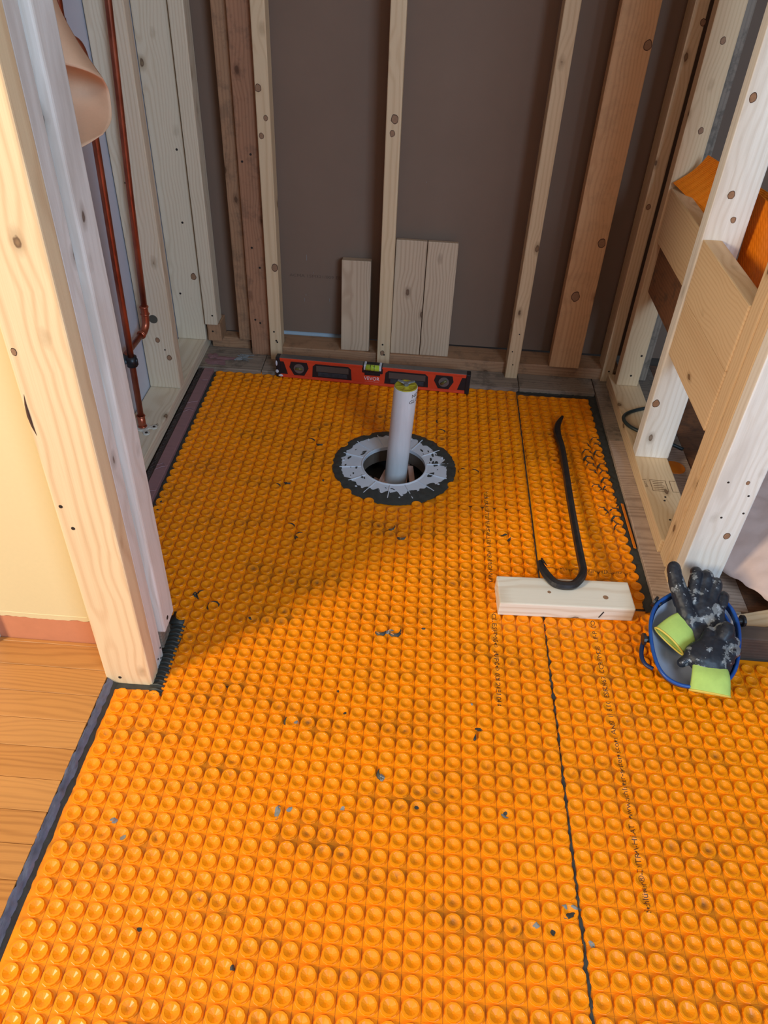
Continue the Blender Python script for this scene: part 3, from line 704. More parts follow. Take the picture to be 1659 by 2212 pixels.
s = notched('wall_stud', 'tan', -.458, -.421, 2.192, .0125, .052, 'pale knotty stud of the back wall standing at the left end of the level')
knots(s, [(-.4485, 2.192, .789, .008), (-.4300, 2.192, .314, .010), (-.433, 2.192, .719, .006), (-.447, 2.192, .675, .0065)])
nails(s, [(-.437, 2.192, .075), (-.443, 2.192, .105), (-.434, 2.192, .07)])
s = notched('wall_stud', 'tan', -.1165, -.0765, 2.1935, .0105, .040, 'slim pale stud in the middle of the back wall, just behind the white pipe')
knots(s, [(-.094, 2.1935, .735, .0095), (-.0985, 2.1935, .700, .007), (-.100, 2.1935, .056, .007)])
nails(s, [(-.094, 2.1935, .05), (-.10, 2.1935, .085)])
s = notched('wall_stud', 'tan', .2945, .333, 2.176, .022, .050, 'slim pale stud of the back wall to the right of the leaning board offcuts')
nails(s, [(.313, 2.176, .055), (.305, 2.176, .10), (.318, 2.176, .16)], .0024)
s = lumber('wall_stud', 'old', .4300, .5230, 2.194, 2.232, .0465, TOP, 'wide orange-brown knotty stud at the right of the back wall', 'stud', 'studs of the back wall')
knots(s, [(.512, 2.194, .932, .010), (.508, 2.194, .447, .011), (.466, 2.194, .284, .0125)])
s = lumber('wall_stud', 'tan', .5985, .6330, 2.193, 2.262, .008, TOP, 'pale corner stud at the right end of the back wall', 'stud', 'studs of the back wall')
knots(s, [(.6285, 2.193, .985, .007), (.611, 2.193, .554, .0065)])
nails(s, [(.619, 2.193, .045)])
s = lumber('wall_stud', 'plate', -.5660, -.5250, 2.236, 2.292, .0465, TOP, 'orange-brown old stud with a split foot beside the back left corner', 'stud', 'studs of the back wall')
s = lumber('wall_stud', 'rough', -.5225, -.4600, 2.216, 2.290, .008, TOP, 'dark reddish rough stud with many knots, left of the pale one', 'stud', 'studs of the back wall')
nails(s, [(-.505, 2.216, .13), (-.49, 2.216, .12), (-.500, 2.216, .36), (-.48, 2.216, .30), (-.51, 2.216, .60), (-.485, 2.216, .62)], .0036)
s = lumber('wall_stud', 'pale', -.6640, -.6240, 2.204, 2.262, .108, TOP, 'pale stud in the back left corner hanging above a small block', 'stud', 'studs of the back wall')
nails(s, [(-.638, 2.204, .14)])
s = lumber('support_block', 'plate', -.6620, -.6190, 2.216, 2.285, .0465, .1075, 'small orange-brown block under the corner stud at the back left', 'block')
nails(s, [(-.645, 2.216, .08)])
# text on the board and a few scuffs
def flat_text(s, size, loc, parent, mat, width=None, rot=(math.pi / 2, 0, 0), name='printed_text'):
    me = text_mesh(s, size); xs = [v.co.x for v in me.vertices]; k = width / max(xs) if width else 1
    bm = bmesh.new(); bm.from_mesh(me); bpy.data.meshes.remove(me); mm = Euler(rot).to_matrix()
    for v in bm.verts: v.co = mm @ Vector((v.co.x * k, v.co.y, 0)) + Vector(loc)
    return mk(name, bm, mat, parent)
flat_text('ACMA 15M321/009 ED', .013, (-.405, 2.2955, .246), wb, plain('faded_print', srgb(98, 78, 64), .9), .165)
bm = bmesh.new()
for x, z, h in ((-.36, .165, .012), (-.355, .185, .006), (-.28, .17, .010), (-.33, .26, .004), (.0, .55, .004), (-.35, .3, .018)): box(bm, x, x + .0012, 2.2952, 2.2960, z, z + h)
mk('scuff_mark', bm, M_MORTARL, wb)

# leaning offcuts
def leaning(kind, x0, x1, zt, thick, label, skew=0.0):
    cx = (x0 + x1) / 2; L = zt - .046; lean = math.atan2(2.252 - 2.215, L)
    bm = bmesh.new(); box(bm, x0 - cx, x1 - cx, 0, thick, 0, L / math.cos(lean), .0025)
    o = mk('board_offcut', bm, MW[kind, 'z'], None, (cx, 2.214, .0470), (-lean, skew, 0), local=True); tag(o, label, 'offcut', 'offcuts leaning on the back wall'); return o
leaning('scrap', -.234, -.145, .326, .036, 'short thick wood offcut leaning on the back wall, left of the middle stud', -.01)
leaning('scrap', -.0755, .0165, .398, .020, 'tall wood offcut leaning against the back wall, touching the middle stud', -.0)
leaning('scrap', .0185, .1085, .398, .020, 'tall wood offcut leaning on the back wall, rightmost of the three', .0)

# ================================================================== LEFT WALL FRAMING
lp = lumber('bottom_plate', 'pale', -.7615, -.6715, 1.058, 2.290, .008, .046, 'pale bottom plate along the left wall under the copper pipe', 'plate', axis='y')
s = lumber('wall_stud', 'pale', -.7610, -.6710, 1.914, 1.952, .0465, TOP, 'pale wide stud of the left wall standing behind the copper pipes', 'stud', 'studs of the left wall')
knots(s, [(-.691, 1.914, .146, .007), (-.717, 1.914, .199, .0065)])
nails(s, [(-.742, 1.914, .34), (-.733, 1.914, .62), (-.70, 1.914, .17)], .0026)
bm = bmesh.new(); bmesh.ops.create_cone(bm, cap_ends=True, segments=20, radius1=.0125, radius2=.012, depth=.0014); bmesh.ops.rotate(bm, cent=(0, 0, 0), matrix=Matrix.Rotation(R(90), 3, 'X'), verts=bm.verts); bmesh.ops.translate(bm, vec=(-.7195, 1.9136, .262), verts=bm.verts)
mk('drilled_hole', bm, plain('hole_dark', (.08, .07, .05), .9), s)
s = lumber('wall_stud', 'pale', -.7620, -.6700, 2.219, 2.257, .0465, TOP, 'pale wide stud at the back end of the left wall', 'stud', 'studs of the left wall')
knots(s, [(-.687, 2.219, .258, .0085)])
nails(s, [(-.735, 2.219, .20), (-.70, 2.219, .42), (-.69, 2.219, .62)], .0036)
# left post: two full studs, a third on a block
p1 = lumber('wall_stud', 'post', -.5510, -.4610, .9060, .9440, -.0075, TOP, 'front stud of the left post, its broad face warm cream with a big knot', 'stud', 'studs of the left post')
knots(p1, [(-.541, .906, .712, .004)], tall=1.6)
bm = bmesh.new(); tube(bm, [(-.545, .9062, .645), (-.547, .9060, .628), (-.5475, .9060, .610), (-.5465, .9060, .592), (-.544, .9062, .575)], [.0004, .0016, .0026, .0018, .0004], 6); mk('bark_streak', bm, M_KRING, p1)
nails(p1, [(-.523, .906, .012), (-.540, .906, .44), (-.53, .906, .395)], .0036)
p2 = lumber('wall_stud', 'white', -.5510, -.4625, .9445, .9830, -.0075, TOP, 'second stud of the left post, right behind the front one', 'stud', 'studs of the left post')
nails(p2, [(-.4625, .975, .025), (-.4625, .968, .002), (-.4625, .955, .014)], .0025, (1, 0, 0))
p3 = lumber('wall_stud', 'white', -.5480, -.4540, .9960, 1.0570, .0465, TOP, 'rearmost stud of the left post, ending above a grey block', 'stud', 'studs of the left post', bev=.004)
nails(p3, [(-.454, 1.018, .068)], .005, (1, 0, 0), 'screw_head')
lumber('support_block', 'grey', -.5480, -.4660, 1.0000, 1.0500, -.0075, .0460, 'short grey plate end under the rearmost stud of the left post', 'block', axis='x')

# copper pipes
def ring_bead(bm, c, r, t=.0022, ax='z', n=18, m=6):
    rings = []
    for k in range(n):
        a = 2 * math.pi * k / n; ca, sa = math.cos(a), math.sin(a); row = []
        for q in range(m):
            b = 2 * math.pi * q / m; rr = r + t * math.cos(b); h = t * math.sin(b)
            p = Vector((rr * ca, rr * sa, h)) if ax == 'z' else Vector((rr * ca, h, rr * sa)); row.append(bm.verts.new(Vector(c) + p))
        rings.append(row)
    for i in range(n):
        A, B = rings[i], rings[(i + 1) % n]
        for q in range(m): bm.faces.new((A[q], A[(q + 1) % m], B[(q + 1) % m], B[q]))
pa = empty('copper_pipe', (-.718, 1.703, .048)); tag(pa, 'long upright copper pipe rising from a white bracket on the left bottom plate', 'pipe')
bm = bmesh.new(); tube(bm, [(-.718, 1.703, .05), (-.7085, 1.702, .5), (-.699, 1.700, .80), (-.694, 1.700, .915)], .0080, 16); mk('tube', bm, M_COP, pa, smooth=True)
bm = bmesh.new(); tube(bm, spline([(-.695, 1.70, .900), (-.6935, 1.70, .925), (-.699, 1.698, .946), (-.712, 1.696, .956), (-.7205, 1.695, .970), (-.7225, 1.695, .990)], 4), .0105, 14); mk('elbow', bm, M_COP, pa, smooth=True)
bm = bmesh.new(); tube(bm, [(-.7225, 1.695, .975), (-.721, 1.697, 1.02), (-.715, 1.70, TOP)], .0080, 14); mk('tube', bm, M_COP, pa, smooth=True)
bm = bmesh.new(); tube(bm, [(-.718, 1.703, .046), (-.718, 1.703, .085)], .0104, 16); ring_bead(bm, (-.718, 1.703, .084), .0102); ring_bead(bm, (-.718, 1.703, .052), .0102); mk('coupling', bm, M_COP, pa, smooth=True)
bm = bmesh.new(); lathe(bm, (-.718, 1.703, .0465), [(.0001, .003), (.018, .003), (.019, 0)], 20)
for dx, dy in ((.030, .004), (.018, -.026)):
    tube(bm, [(-.718, 1.703, .0475), (-.718 + dx, 1.703 + dy, .0475)], [(.009, .002), (.008, .002)], 10); lathe(bm, (-.718 + dx, 1.703 + dy, .0465), [(.0001, .003), (.009, .003), (.0095, 0)], 16)
br = mk('bracket', bm, plain('cream_plastic', (.62, .58, .48), .5), pa)
nails(br, [(-.688, 1.707, .0497), (-.700, 1.677, .0497)], .0042, (0, 0, 1), 'screw_head')
flat_text('H', .014, (-.692, 1.722, .0466), lp, M_INK, rot=(0, 0, -.9))
pb = empty('copper_pipe', (-.727, 1.880, .27)); tag(pb, 'upright copper pipe that turns at an elbow in front of the left wall stud', 'pipe')
bm = bmesh.new(); tube(bm, [(-.7275, 1.882, .285), (-.715, 1.885, .6), (-.694, 1.888, 1.0), (-.690, 1.888, TOP)], .0080, 16)
mk('tube', bm, M_COP, pb, smooth=True)
bm = bmesh.new(); tube(bm, spline([(-.7275, 1.882, .315), (-.7277, 1.881, .285), (-.729, 1.876, .262), (-.732, 1.862, .249), (-.735, 1.845, .247)], 4), .0102, 16)
for z in (.292, .312): ring_bead(bm, (-.7275, 1.882, z), .0103)
ring_bead(bm, (-.7345, 1.848, .247), .0103, ax='y'); mk('elbow', bm, M_COP, pb, smooth=True)
bm = bmesh.new(); tube(bm, [(-.735, 1.85, .247), (-.740, 1.70, .248), (-.742, 1.50, .248), (-.742, 1.14, .248)], .0080, 16); mk('branch_tube', bm, M_COP, pb, smooth=True)
bm = bmesh.new(); tube(bm, [(-.740, 1.716, .248), (-.741, 1.690, .248)], .0135, 16); tube(bm, [(-.741, 1.70, .248), (-.722, 1.70, .247)], .006, 10)
mk('pipe_clip', bm, plain('dark_blue_grey_plastic', (.06, .075, .08), .5), pb, smooth=True)
bm = bmesh.new(); tube(bm, [(-.7135, 1.7025, .236), (-.7132, 1.7025, .262)], .0135, 18); tube(bm, [(-.700, 1.700, .242), (-.700, 1.700, .258)], .004, 8)
o = mk('pipe_clamp', bm, M_BLACKP, None, smooth=True); tag(o, 'black plastic clamp around the long copper pipe', 'clamp')
# curled sheet of rosin paper behind the post
bm = bmesh.new()
def patch(bm, curves, n=8):
    rows = [spline(c, n) for c in curves]; vr = [[bm.verts.new(p) for p in r] for r in rows]
    for A, B in zip(vr, vr[1:]):
        for k in range(len(A) - 1): bm.faces.new((A[k], A[k + 1], B[k + 1], B[k]))
    return vr
def loft(bm, curves, n=6, m=6):
    cols = [spline(c, n) for c in curves]; L = [spline([c[k] for c in cols], m) for k in range(len(cols[0]))]
    vr = [[bm.verts.new(p) for p in r] for r in L]
    for A, B in zip(vr, vr[1:]):
        for k in range(len(A) - 1): bm.faces.new((A[k], A[k + 1], B[k + 1], B[k]))
# lit upper flap, folded along a crease; lower flap curls under
loft(bm, [[(-.560, 1.10, 1.20), (-.520, 1.20, 1.22), (-.585, 1.34, 1.20)], [(-.560, 1.09, 1.11), (-.510, 1.16, 1.12), (-.548, 1.28, 1.085)], [(-.560, 1.075, 1.058), (-.485, 1.13, 1.055), (-.513, 1.24, 1.036)], [(-.556, 1.07, 1.046), (-.470, 1.118, 1.0205), (-.451, 1.16, 1.000)]])
loft(bm, [[(-.556, 1.07, 1.0459), (-.470, 1.118, 1.0204), (-.451, 1.16, .9999)], [(-.556, 1.09, 1.005), (-.495, 1.175, .995), (-.453, 1.18, .978)], [(-.556, 1.085, .965), (-.498, 1.17, .962), (-.449, 1.16, .948)], [(-.548, 1.066, .925), (-.481, 1.075, .926), (-.449, 1.12, .938)]])
o = mk('curled_paper', bm, M_PAPER, None, smooth=True); tag(o, 'sheet of peach brown builders paper curling out behind the left post', 'paper')
md = o.modifiers.new('s', 'SOLIDIFY'); md.thickness = .0006

# ================================================================== RIGHT WALL FRAMING
rp = lumber('bottom_plate', 'tan', .6140, .7030, 1.391, 2.176, .008, .046, 'tan bottom plate along the right wall with a faint stamp', 'plate', axis='y')
nails(rp, [(.655, 1.545, .0463), (.66, 1.56, .0463), (.652, 1.47, .0463), (.640, 1.42, .0463)], .0028, (0, 0, 1))
bm = bmesh.new()
for x0, x1, y0, y1 in ((.595 + .02, .6255, 1.628, 1.6295), (.6335, .6350, 1.583, 1.630), (.6335, .675, 1.6285, 1.630), (.6335, .675, 1.583, 1.5845), (.6735, .675, 1.583, 1.630), (.684, .6855, 1.583, 1.630), (.684, .70, 1.6285, 1.63), (.684, .70, 1.583, 1.5845)):
    box(bm, x0, x1, y0, y1, .0460, .0463)
for k in range(5): box(bm, .640, .668 - .004 * (k % 2), 1.5905 + k * .0075, 1.5925 + k * .0075, .0460, .0463)
mk('stamp_mark', bm, plain('stamp_ink', srgb(120, 92, 64), .8), rp)
flat_text('LUMB', .010, (.6180, 1.622, .0462), rp, plain('stamp_ink2', srgb(110, 84, 60), .8), rot=(0, 0, -math.pi / 2))
s = lumber('wall_stud', 'tan', .6270, .6920, 2.108, 2.146, .0465, TOP, 'tan stud in the back right corner, first of the right wall', 'stud', 'studs of the right wall')
knots(s, [(.660, 2.108, .961, .0065), (.667, 2.108, .770, .0065)])
nails(s, [(.664, 2.108, .082), (.679, 2.108, .15)], .0036)
s = lumber('wall_stud', 'grey', .6450, .7240, 2.1465, 2.184, .0465, TOP, 'greyish stud half hidden behind the corner stud of the right wall', 'stud', 'studs of the right wall')
s3 = lumber('wall_stud', 'white', .6150, .7040, 1.730, 1.768, .0465, TOP, 'light stud in the middle of the right wall with a large knot near its foot', 'stud', 'studs of the right wall')
knots(s3, [(.630, 1.73, .918, .0075), (.648, 1.73, .733, .0075), (.669, 1.73, .682, .006), (.627, 1.73, .214, .009)])
sa = lumber('wall_stud', 'white', .6170, .7060, 1.2500, 1.2880, -.0065, TOP, 'whitish front stud of the right post, its foot behind the gloves', 'stud', 'studs of the right post')
knots(sa, [(.682, 1.25, .192, .007), (.678, 1.25, .332, .004)])
nails(sa, [(.690, 1.25, .30), (.695, 1.25, .255), (.655, 1.25, .24), (.64, 1.25, .33)], .0026)
lumber('wall_stud', 'tan', .6170, .7060, 1.2885, 1.3265, -.0065, TOP, 'second stud of the right post, just behind the whitish one', 'stud', 'studs of the right post')
lumber('wall_stud', 'tan', .6210, .7060, 1.3420, 1.3900, -.0065, TOP, 'rearmost stud of the right post, standing against the bottom plate', 'stud', 'studs of the right post')
lumber('wall_stud', 'tan', .6240, .7040, 1.3268, 1.3416, -.0065, TOP, 'thin recessed spacer board inside the right post', 'stud', 'studs of the right post')
# blocking
lumber('blocking_board', 'tan', .6330, .6710, 1.7690, 2.1070, .491, .632, 'upper blocking board of the far bay in the right wall', 'blocking', 'blocking boards of the right wall', axis='y')
lumber('blocking_board', 'dark', .6450, .6830, 1.7690, 2.1070, .350, .490, 'lower blocking board of the far bay in the right wall, its shade coloured dark brown', 'blocking', 'blocking boards of the right wall', axis='y')  # recessed face lies in shadow, painted here as a darker wood colour
lumber('blocking_board', 'tan', .6180, .6600, 1.3910, 1.7290, .4965, .637, 'upper blocking board of the near bay, next to the right post', 'blocking', 'blocking boards of the right wall', axis='y')
lumber('blocking_board', 'tan', .6185, .6580, 1.3910, 1.7290, .3560, .496, 'lower blocking board of the near bay, next to the right post', 'blocking', 'blocking boards of the right wall', axis='y')
# leftover behind the blocking
def membrane_scrap(pts, label, nu=26, nv=12):
    """bilinear patch with shallow knobs on its face"""
    bm = bmesh.new(); a, b, c_, d = (Vector(p) for p in pts); rows = []
    for i in range(nu * 2 + 1):
        row = []
        for j in range(nv * 2 + 1):
            u, v = i / (nu * 2), j / (nv * 2); p = a.lerp(b, u).lerp(d.lerp(c_, u), v); nrm = (b - a).cross(d - a).normalized()
            row.append(bm.verts.new(p + nrm * (.0012 if (i % 2 and j % 2) else 0) + nrm * .012 * math.sin(u * 3.1)))
        rows.append(row)
    for A, B in zip(rows, rows[1:]):
        for k in range(len(A) - 1): bm.faces.new((A[k], A[k + 1], B[k + 1], B[k]))
    o = mk('membrane_offcut', bm, M_RIBER, None, pts[0]); tag(o, label, 'offcut'); md = o.modifiers.new('s', 'SOLIDIFY'); md.thickness = .0015; return o
membrane_scrap([(.632, 2.100, .646), (.690, 2.07, .725), (.79, 1.86, .70), (.735, 1.90, .585)], 'orange membrane offcut resting on the upper far blocking board')
membrane_scrap([(.730, 1.80, .722), (.742, 1.42, .70), (.742, 1.42, .42), (.726, 1.775, .575)], 'orange membrane offcut seen through the right wall near the picture edge, beside the whitish stud')
bm = bmesh.new(); lathe(bm, (.735, 1.746, .0), [(.0001, .012), (.028, .010), (.034, .004)], 14)
o = mk('membrane_offcut', bm, M_RIBER, None); tag(o, 'small round orange offcut on the dark floor behind the right bottom plate', 'offcut')
bm = bmesh.new(); tube(bm, spline([(.74, 1.985, .052), (.690, 1.975, .0515), (.640, 1.948, .0515), (.616, 1.918, .0515), (.618, 1.885, .0515), (.640, 1.855, .0515), (.700, 1.815, .0515), (.76, 1.79, .040)], 7), .0052, 10)
o = mk('cable', bm, M_CABLE, None, smooth=True); tag(o, 'dark green cable looping over the right bottom plate', 'cable')
# things right of the post
bm = bmesh.new(); A_, B_, C2, D_ = (Vector(p) for p in ((.7145, 1.300, .056), (.95, 1.00, .088), (1.10, 1.30, .20), (.815, 1.56, .20))); rows = []
for i in range(41):
    row = []
    for j in range(31):
        u, v = i / 40, j / 30; p = A_.lerp(B_, u).lerp(D_.lerp(C2, u), v)
        row.append(bm.verts.new(p + Vector((0, 0, .008 * noise.noise((u * 7 + v * 5, v * 17 - u * 9, 0)) + .003 * noise.noise((u * 22 + v * 30, v * 40, 3)) + .035 * math.sin(v * 2.6) * .8))))
    rows.append(row)
for X_, Y_ in zip(rows, rows[1:]):
    for k in range(30): bm.faces.new((X_[k], X_[k + 1], Y_[k + 1], Y_[k]))
o = mk('pink_paper', bm, M_PINKP, None, smooth=True); tag(o, 'wrinkled pinkish paper sheet leaning at the right edge beyond the post', 'paper'); md = o.modifiers.new('s', 'SOLIDIFY'); md.thickness = .001
lumber('bottom_plate', wood('plate_dark', srgb(92, 76, 66), srgb(52, 40, 34), 'x', knots=False, grime=.3), .700, 1.70, 1.090, 1.128, -.0065, .0560, 'dark weathered plate on edge along the orange sheet, right of the knee pad', 'plate', axis='x')
o = lumber('board_offcut', 'tan', -.16, .16, -.022, .022, .0, .030, 'pale offcut of board lying behind the dark plate at the right', 'offcut', axis='x'); o.location = (.868, 1.196, .005); o.rotation_euler = (0, 0, .30)
WM[o.name] = Matrix.LocRotScale(o.location, o.rotation_euler, None)
bm = bmesh.new(); box(bm, -.020, .020, -.010, .010, 0, .0004); lb = mk('paper_label', bm, plain('label_white', (.66, .64, .6), .6), None, (.742, 1.208, .0055), (0, 0, -.12), local=True)
tag(lb, 'small white paper label with bar marks beside the knee pad', 'label')
bm = bmesh.new()
for k in range(7): box(bm, .004 + k * .0017, .0049 + k * .0017, -.007, .002, .0004, .0007)
mk('bar_mark', bm, M_INK, lb, (.742, 1.208, .0055), (0, 0, -.12), local=True)

# ================================================================== LEVEL
ang = -.0473; ca, sa = math.cos(ang), math.sin(ang); LO = Vector((-.4245, 2.0985, .0006))
lv = empty('spirit_level', LO, (0, 0, ang)); tag(lv, 'orange-red box spirit level with three vials lying along the back wall', 'level')
LL, LH, LT = .603, .0665, .0255
def lpart(name, fn, mat, parent=None, smooth=False):
    bm = bmesh.new(); fn(bm); return mk(name, bm, mat, parent or lv, LO, (0, 0, ang), local=True, smooth=smooth)
lpart('body', lambda b: (box(b, .012, LL - .012, .002, LT - .002, .004, LH - .004, .001, 1), box(b, .010, LL - .010, 0, LT, 0, .0065, .0008, 1), box(b, .010, LL - .010, 0, LT - .004, LH - .0075, LH - .0005, .0008, 1)), M_RED)
lpart('top_edge', lambda b: box(b, .011, LL - .011, .0015, LT + .0005, LH - .0008, LH + .0005, .0004, 1), M_ALU)
def wedge(b, x0, s):
    p = [(x0, .012), (x0 + s * .024, .012), (x0 + s * .012, .054), (x0, .054)]
    A = [b.verts.new((x, .0008, z)) for x, z in p]; B = [b.verts.new((x, .006, z)) for x, z in p]; b.faces.new(A)
    for k in range(4): b.faces.new((A[k], A[(k + 1) % 4], B[(k + 1) % 4], B[k]))
for x0, s in ((0, 1), (LL, -1)):
    lpart('end_cap', lambda b: (box(b, min(x0, x0 + s * .014), max(x0, x0 + s * .014), -.001, LT + .001, -.0003, LH + .001, .003, 2), wedge(b, x0 + s * .013, s)), M_BLACKP)
lpart('white_smear', lambda b: (sph(b, (.004, -.0012, .020), (.005, .0012, .006), 8, 6), sph(b, (.014, -.0004, .006), (.008, .0012, .004), 8, 6), sph(b, (.003, -.0012, .048), (.003, .0012, .009), 8, 6)), M_WHITEP)
def hexa(b, cx, wt, wb, z0, z1, y0=.0006, y1=.004):
    zm = (z0 + z1) / 2 + .004; p = [(cx - wb, z0), (cx + wb, z0), (cx + wt, zm), (cx + wt - .005, z1), (cx - wt + .005, z1), (cx - wt, zm)]
    A = [b.verts.new((x, y0, z)) for x, z in p]; B = [b.verts.new((x, y1, z)) for x, z in p]; b.faces.new(A)
    for k in range(6): b.faces.new((A[k], A[(k + 1) % 6], B[(k + 1) % 6], B[k]))
for cx, tilt in ((.073, 0), (.523, .7)):
    h = lpart('vial_housing', lambda b: hexa(b, cx, .030, .016, .011, .056), M_BLACKP)
    def disc(b, r=.0160):
        bmesh.ops.create_cone(b, cap_ends=True, segments=24, radius1=r, radius2=r, depth=.002); bmesh.ops.rotate(b, cent=(0, 0, 0), matrix=Matrix.Rotation(R(90), 3, 'X'), verts=b.verts); bmesh.ops.translate(b, vec=(cx, -.0002, .035), verts=b.verts)
    lpart('dial', disc, M_ALU, h)
    def vial(b):
        d = Vector((math.cos(tilt), 0, math.sin(tilt))) * .0105; c0 = Vector((cx, -.0022, .035)); tube(b, [c0 - d, c0 + d], .0044, 10)
    lpart('vial', vial, M_VIALD, h, True)
def rrect(b, x0, x1, z0, z1, y0, y1, cut=.008):
    p = [(x0, z0), (x1, z0), (x1 - cut * .3, z1 - cut), (x1 - cut * 1.4, z1), (x0 + cut * 1.4, z1), (x0 + cut * .3, z1 - cut)]
    A = [b.verts.new((x, y0, z)) for x, z in p]; B = [b.verts.new((x, y1, z)) for x, z in p]; b.faces.new(A)
    for k in range(6): b.faces.new((A[k], A[(k + 1) % 6], B[(k + 1) % 6], B[k]))
for x0, x1 in ((.114, .238), (.340, .476)):
    h = lpart('grip_window', lambda b: rrect(b, x0, x1, .010, .055, .0012, .005), M_BLACKP)
    lpart('grip_panel', lambda b: box(b, x0 + .013, x1 - .010, .0004, .002, .030, .050, .0005, 1), plain('dusty_panel', (.085, .06, .045), .7) if x0 < .2 else bpy.data.materials['dusty_panel'], h)
    lpart('grip_pad', lambda b: box(b, x0 + .018, x1 - .014, -.0002, .002, .014, .028, .001, 1), plain('dusty_rubber', (.028, .03, .035), .7, nscale=90, namt=.9) if x0 < .2 else bpy.data.materials['dusty_rubber'], h)
vh = lpart('vial_housing', lambda b: (box(b, .270, .334, -.0004, LT + .001, .041, LH + .0012, .002, 1), box(b, .278, .326, -.0004, .01, .034, .043, .001, 1)), M_BLACKP)
lpart('vial_block', lambda b: (box(b, .275, .282, -.0012, LT - .001, .052, LH + .0022, .001, 1), box(b, .322, .329, -.0012, LT - .001, .052, LH + .0022, .001, 1)), M_WHITEP, vh)
lpart('vial', lambda b: tube(b, [(.281, .004, .0590), (.323, .004, .0590)], .0095, 14), M_VIAL, vh, True)
lpart('vial_line', lambda b: (box(b, .2955, .2965, -.0060, .008, .050, .0690), box(b, .3075, .3085, -.0060, .008, .050, .0690)), M_BLACKP, vh)
def lt(s, size, x, z, wdt, mat):
    me = text_mesh(s, size); xs = [v.co.x for v in me.vertices]; k = wdt / max(xs); b = bmesh.new(); b.from_mesh(me); bpy.data.meshes.remove(me)
    for v in b.verts: v.co = (x + v.co.x * k, .0014, z + v.co.y)
    mk('printed_text', b, mat, lv, LO, (0, 0, ang), local=True)
lt('VEVOR', .0175, .2765, .0170, .048, M_WHITE); lt('\u2014\u2014\u2014\u2014\u2014', .004, .279, .0110, .043, M_WHITE)

# ================================================================== CROWBAR on wood block
bk = lumber('wood_block', 'white', -.1465, .1465, -.0415, .0415, .0, .038, 'pale wood block with a short black pencil mark, lying across the seam', 'block', axis='z')
me = bk.data; me.materials.clear(); me.materials.append(wood('block_spruce', srgb(232, 220, 200), srgb(196, 164, 128), 'x', ring=200, contrast=.4))
bk.location = (.3675, 1.2025, .0005); bk.rotation_euler = (0, 0, .037); WM[bk.name] = Matrix.LocRotScale(bk.location, bk.rotation_euler, None)
bm = bmesh.new(); tube(bm, [(.0725, -.0417, .008), (.0765, -.0417, .018), (.0795, -.0417, .026)], .0013, 6); mk('pencil_mark', bm, M_NAIL, bk, bk.location, bk.rotation_euler, local=True)
bm = bmesh.new()
for x_, y_, r_ in ((-.035, -.002, .004), (.087, -.010, .006)): bmesh.ops.create_circle(bm, cap_ends=True, segments=14, radius=r_, matrix=Matrix.Translation((x_, y_, .0383)))
mk('knot', bm, M_KNOT, bk, bk.location, bk.rotation_euler, local=True)
pts = [(.4527, 1.9609, .0135), (.4367, 1.9245, .0105), (.4291, 1.8854, .0105), (.4287, 1.8515, .0110), (.4319, 1.8, .0125), (.4290, 1.6932, .0175), (.4233, 1.5496, .0235), (.4179, 1.3929, .0345), (.4153, 1.3061, .0425), (.4138, 1.2694, .0465), (.4054, 1.2419, .0490), (.3869, 1.2180, .0490), (.367, 1.2125, .0490), (.3458, 1.2174, .0490), (.3313, 1.2376, .0490), (.3222, 1.2611, .0492), (.3182, 1.2847, .0495)]
wid = [(.0040, .0022), (.0085, .0050), (.0108, .0078), (.0108, .0088), (.0098, .0096), (.0096, .0096), (.0096, .0096), (.0096, .0096), (.0096, .0096), (.0096, .0096), (.0098, .0098), (.0098, .0098), (.0100, .0098), (.0102, .0096), (.0104, .0090), (.0100, .0072), (.0050, .0040)]
P_ = spline(pts, 5); Wd = []
for i in range(len(wid) - 1):
    for k in range(5):
        t = k / 5; Wd.append((wid[i][0] * (1 - t) + wid[i + 1][0] * t, wid[i][1] * (1 - t) + wid[i + 1][1] * t))
Wd.append(wid[-1])
bm = bmesh.new(); tube(bm, P_, Wd, 8); cb = mk('crowbar', bm, M_STEEL, None, (.42, 1.5, .02), smooth=False)
tag(cb, 'dark steel crowbar with a curved hook resting on the wood block', 'crowbar')
bm = bmesh.new(); tube(bm, [(.3315, 1.262, .0570), (.3262, 1.275, .0555), (.3215, 1.288, .0535)], [(.0004, .0012), (.0012, .003), (.0024, .004)], 6)
o = mk('claw_slot', bm, M_NAIL, cb); o['label'] = 'black nail slot in the hooked claw'

# ================================================================== KNEE PAD
rim = [(.578, 1.172, .086), (.543, 1.143, .082), (.523, 1.097, .075), (.517, 1.040, .066), (.523, .991, .059), (.545, .965, .054), (.584, .957, .053), (.636, .966, .055), (.670, .998, .060), (.692, 1.052, .068), (.703, 1.105, .076), (.698, 1.150, .082), (.672, 1.178, .087), (.625, 1.190, .088)]
rp_ = spline(rim + [rim[0]], 5)[:-1]; KC = Vector((.612, 1.075, 0))
kp = empty('knee_pad', (.612, 1.075, 0)); tag(kp, 'dark blue open knee pad shell with grey liner, holding the two work gloves', 'knee pad')
def bowl(scale, zb, up, dz=0):
    bm = bmesh.new(); rings = []
    for s in (.0, .25, .5, .68, .8, .89, .95, .985, 1.0):
        ring = []
        for p in rp_:
            v = Vector((p.x, p.y, 0)) - KC; q = KC + v * (max(s, .01) * scale); z = zb + (p.z * up - zb) * (s ** 5.5) + dz; ring.append(bm.verts.new((q.x, q.y, z)))
        rings.append(ring)
    for A, B in zip(rings, rings[1:]):
        for k in range(len(A)): bm.faces.new((A[k], A[(k + 1) % len(A)], B[(k + 1) % len(A)], B[k]))
    bm.faces.new(rings[0]); return bm
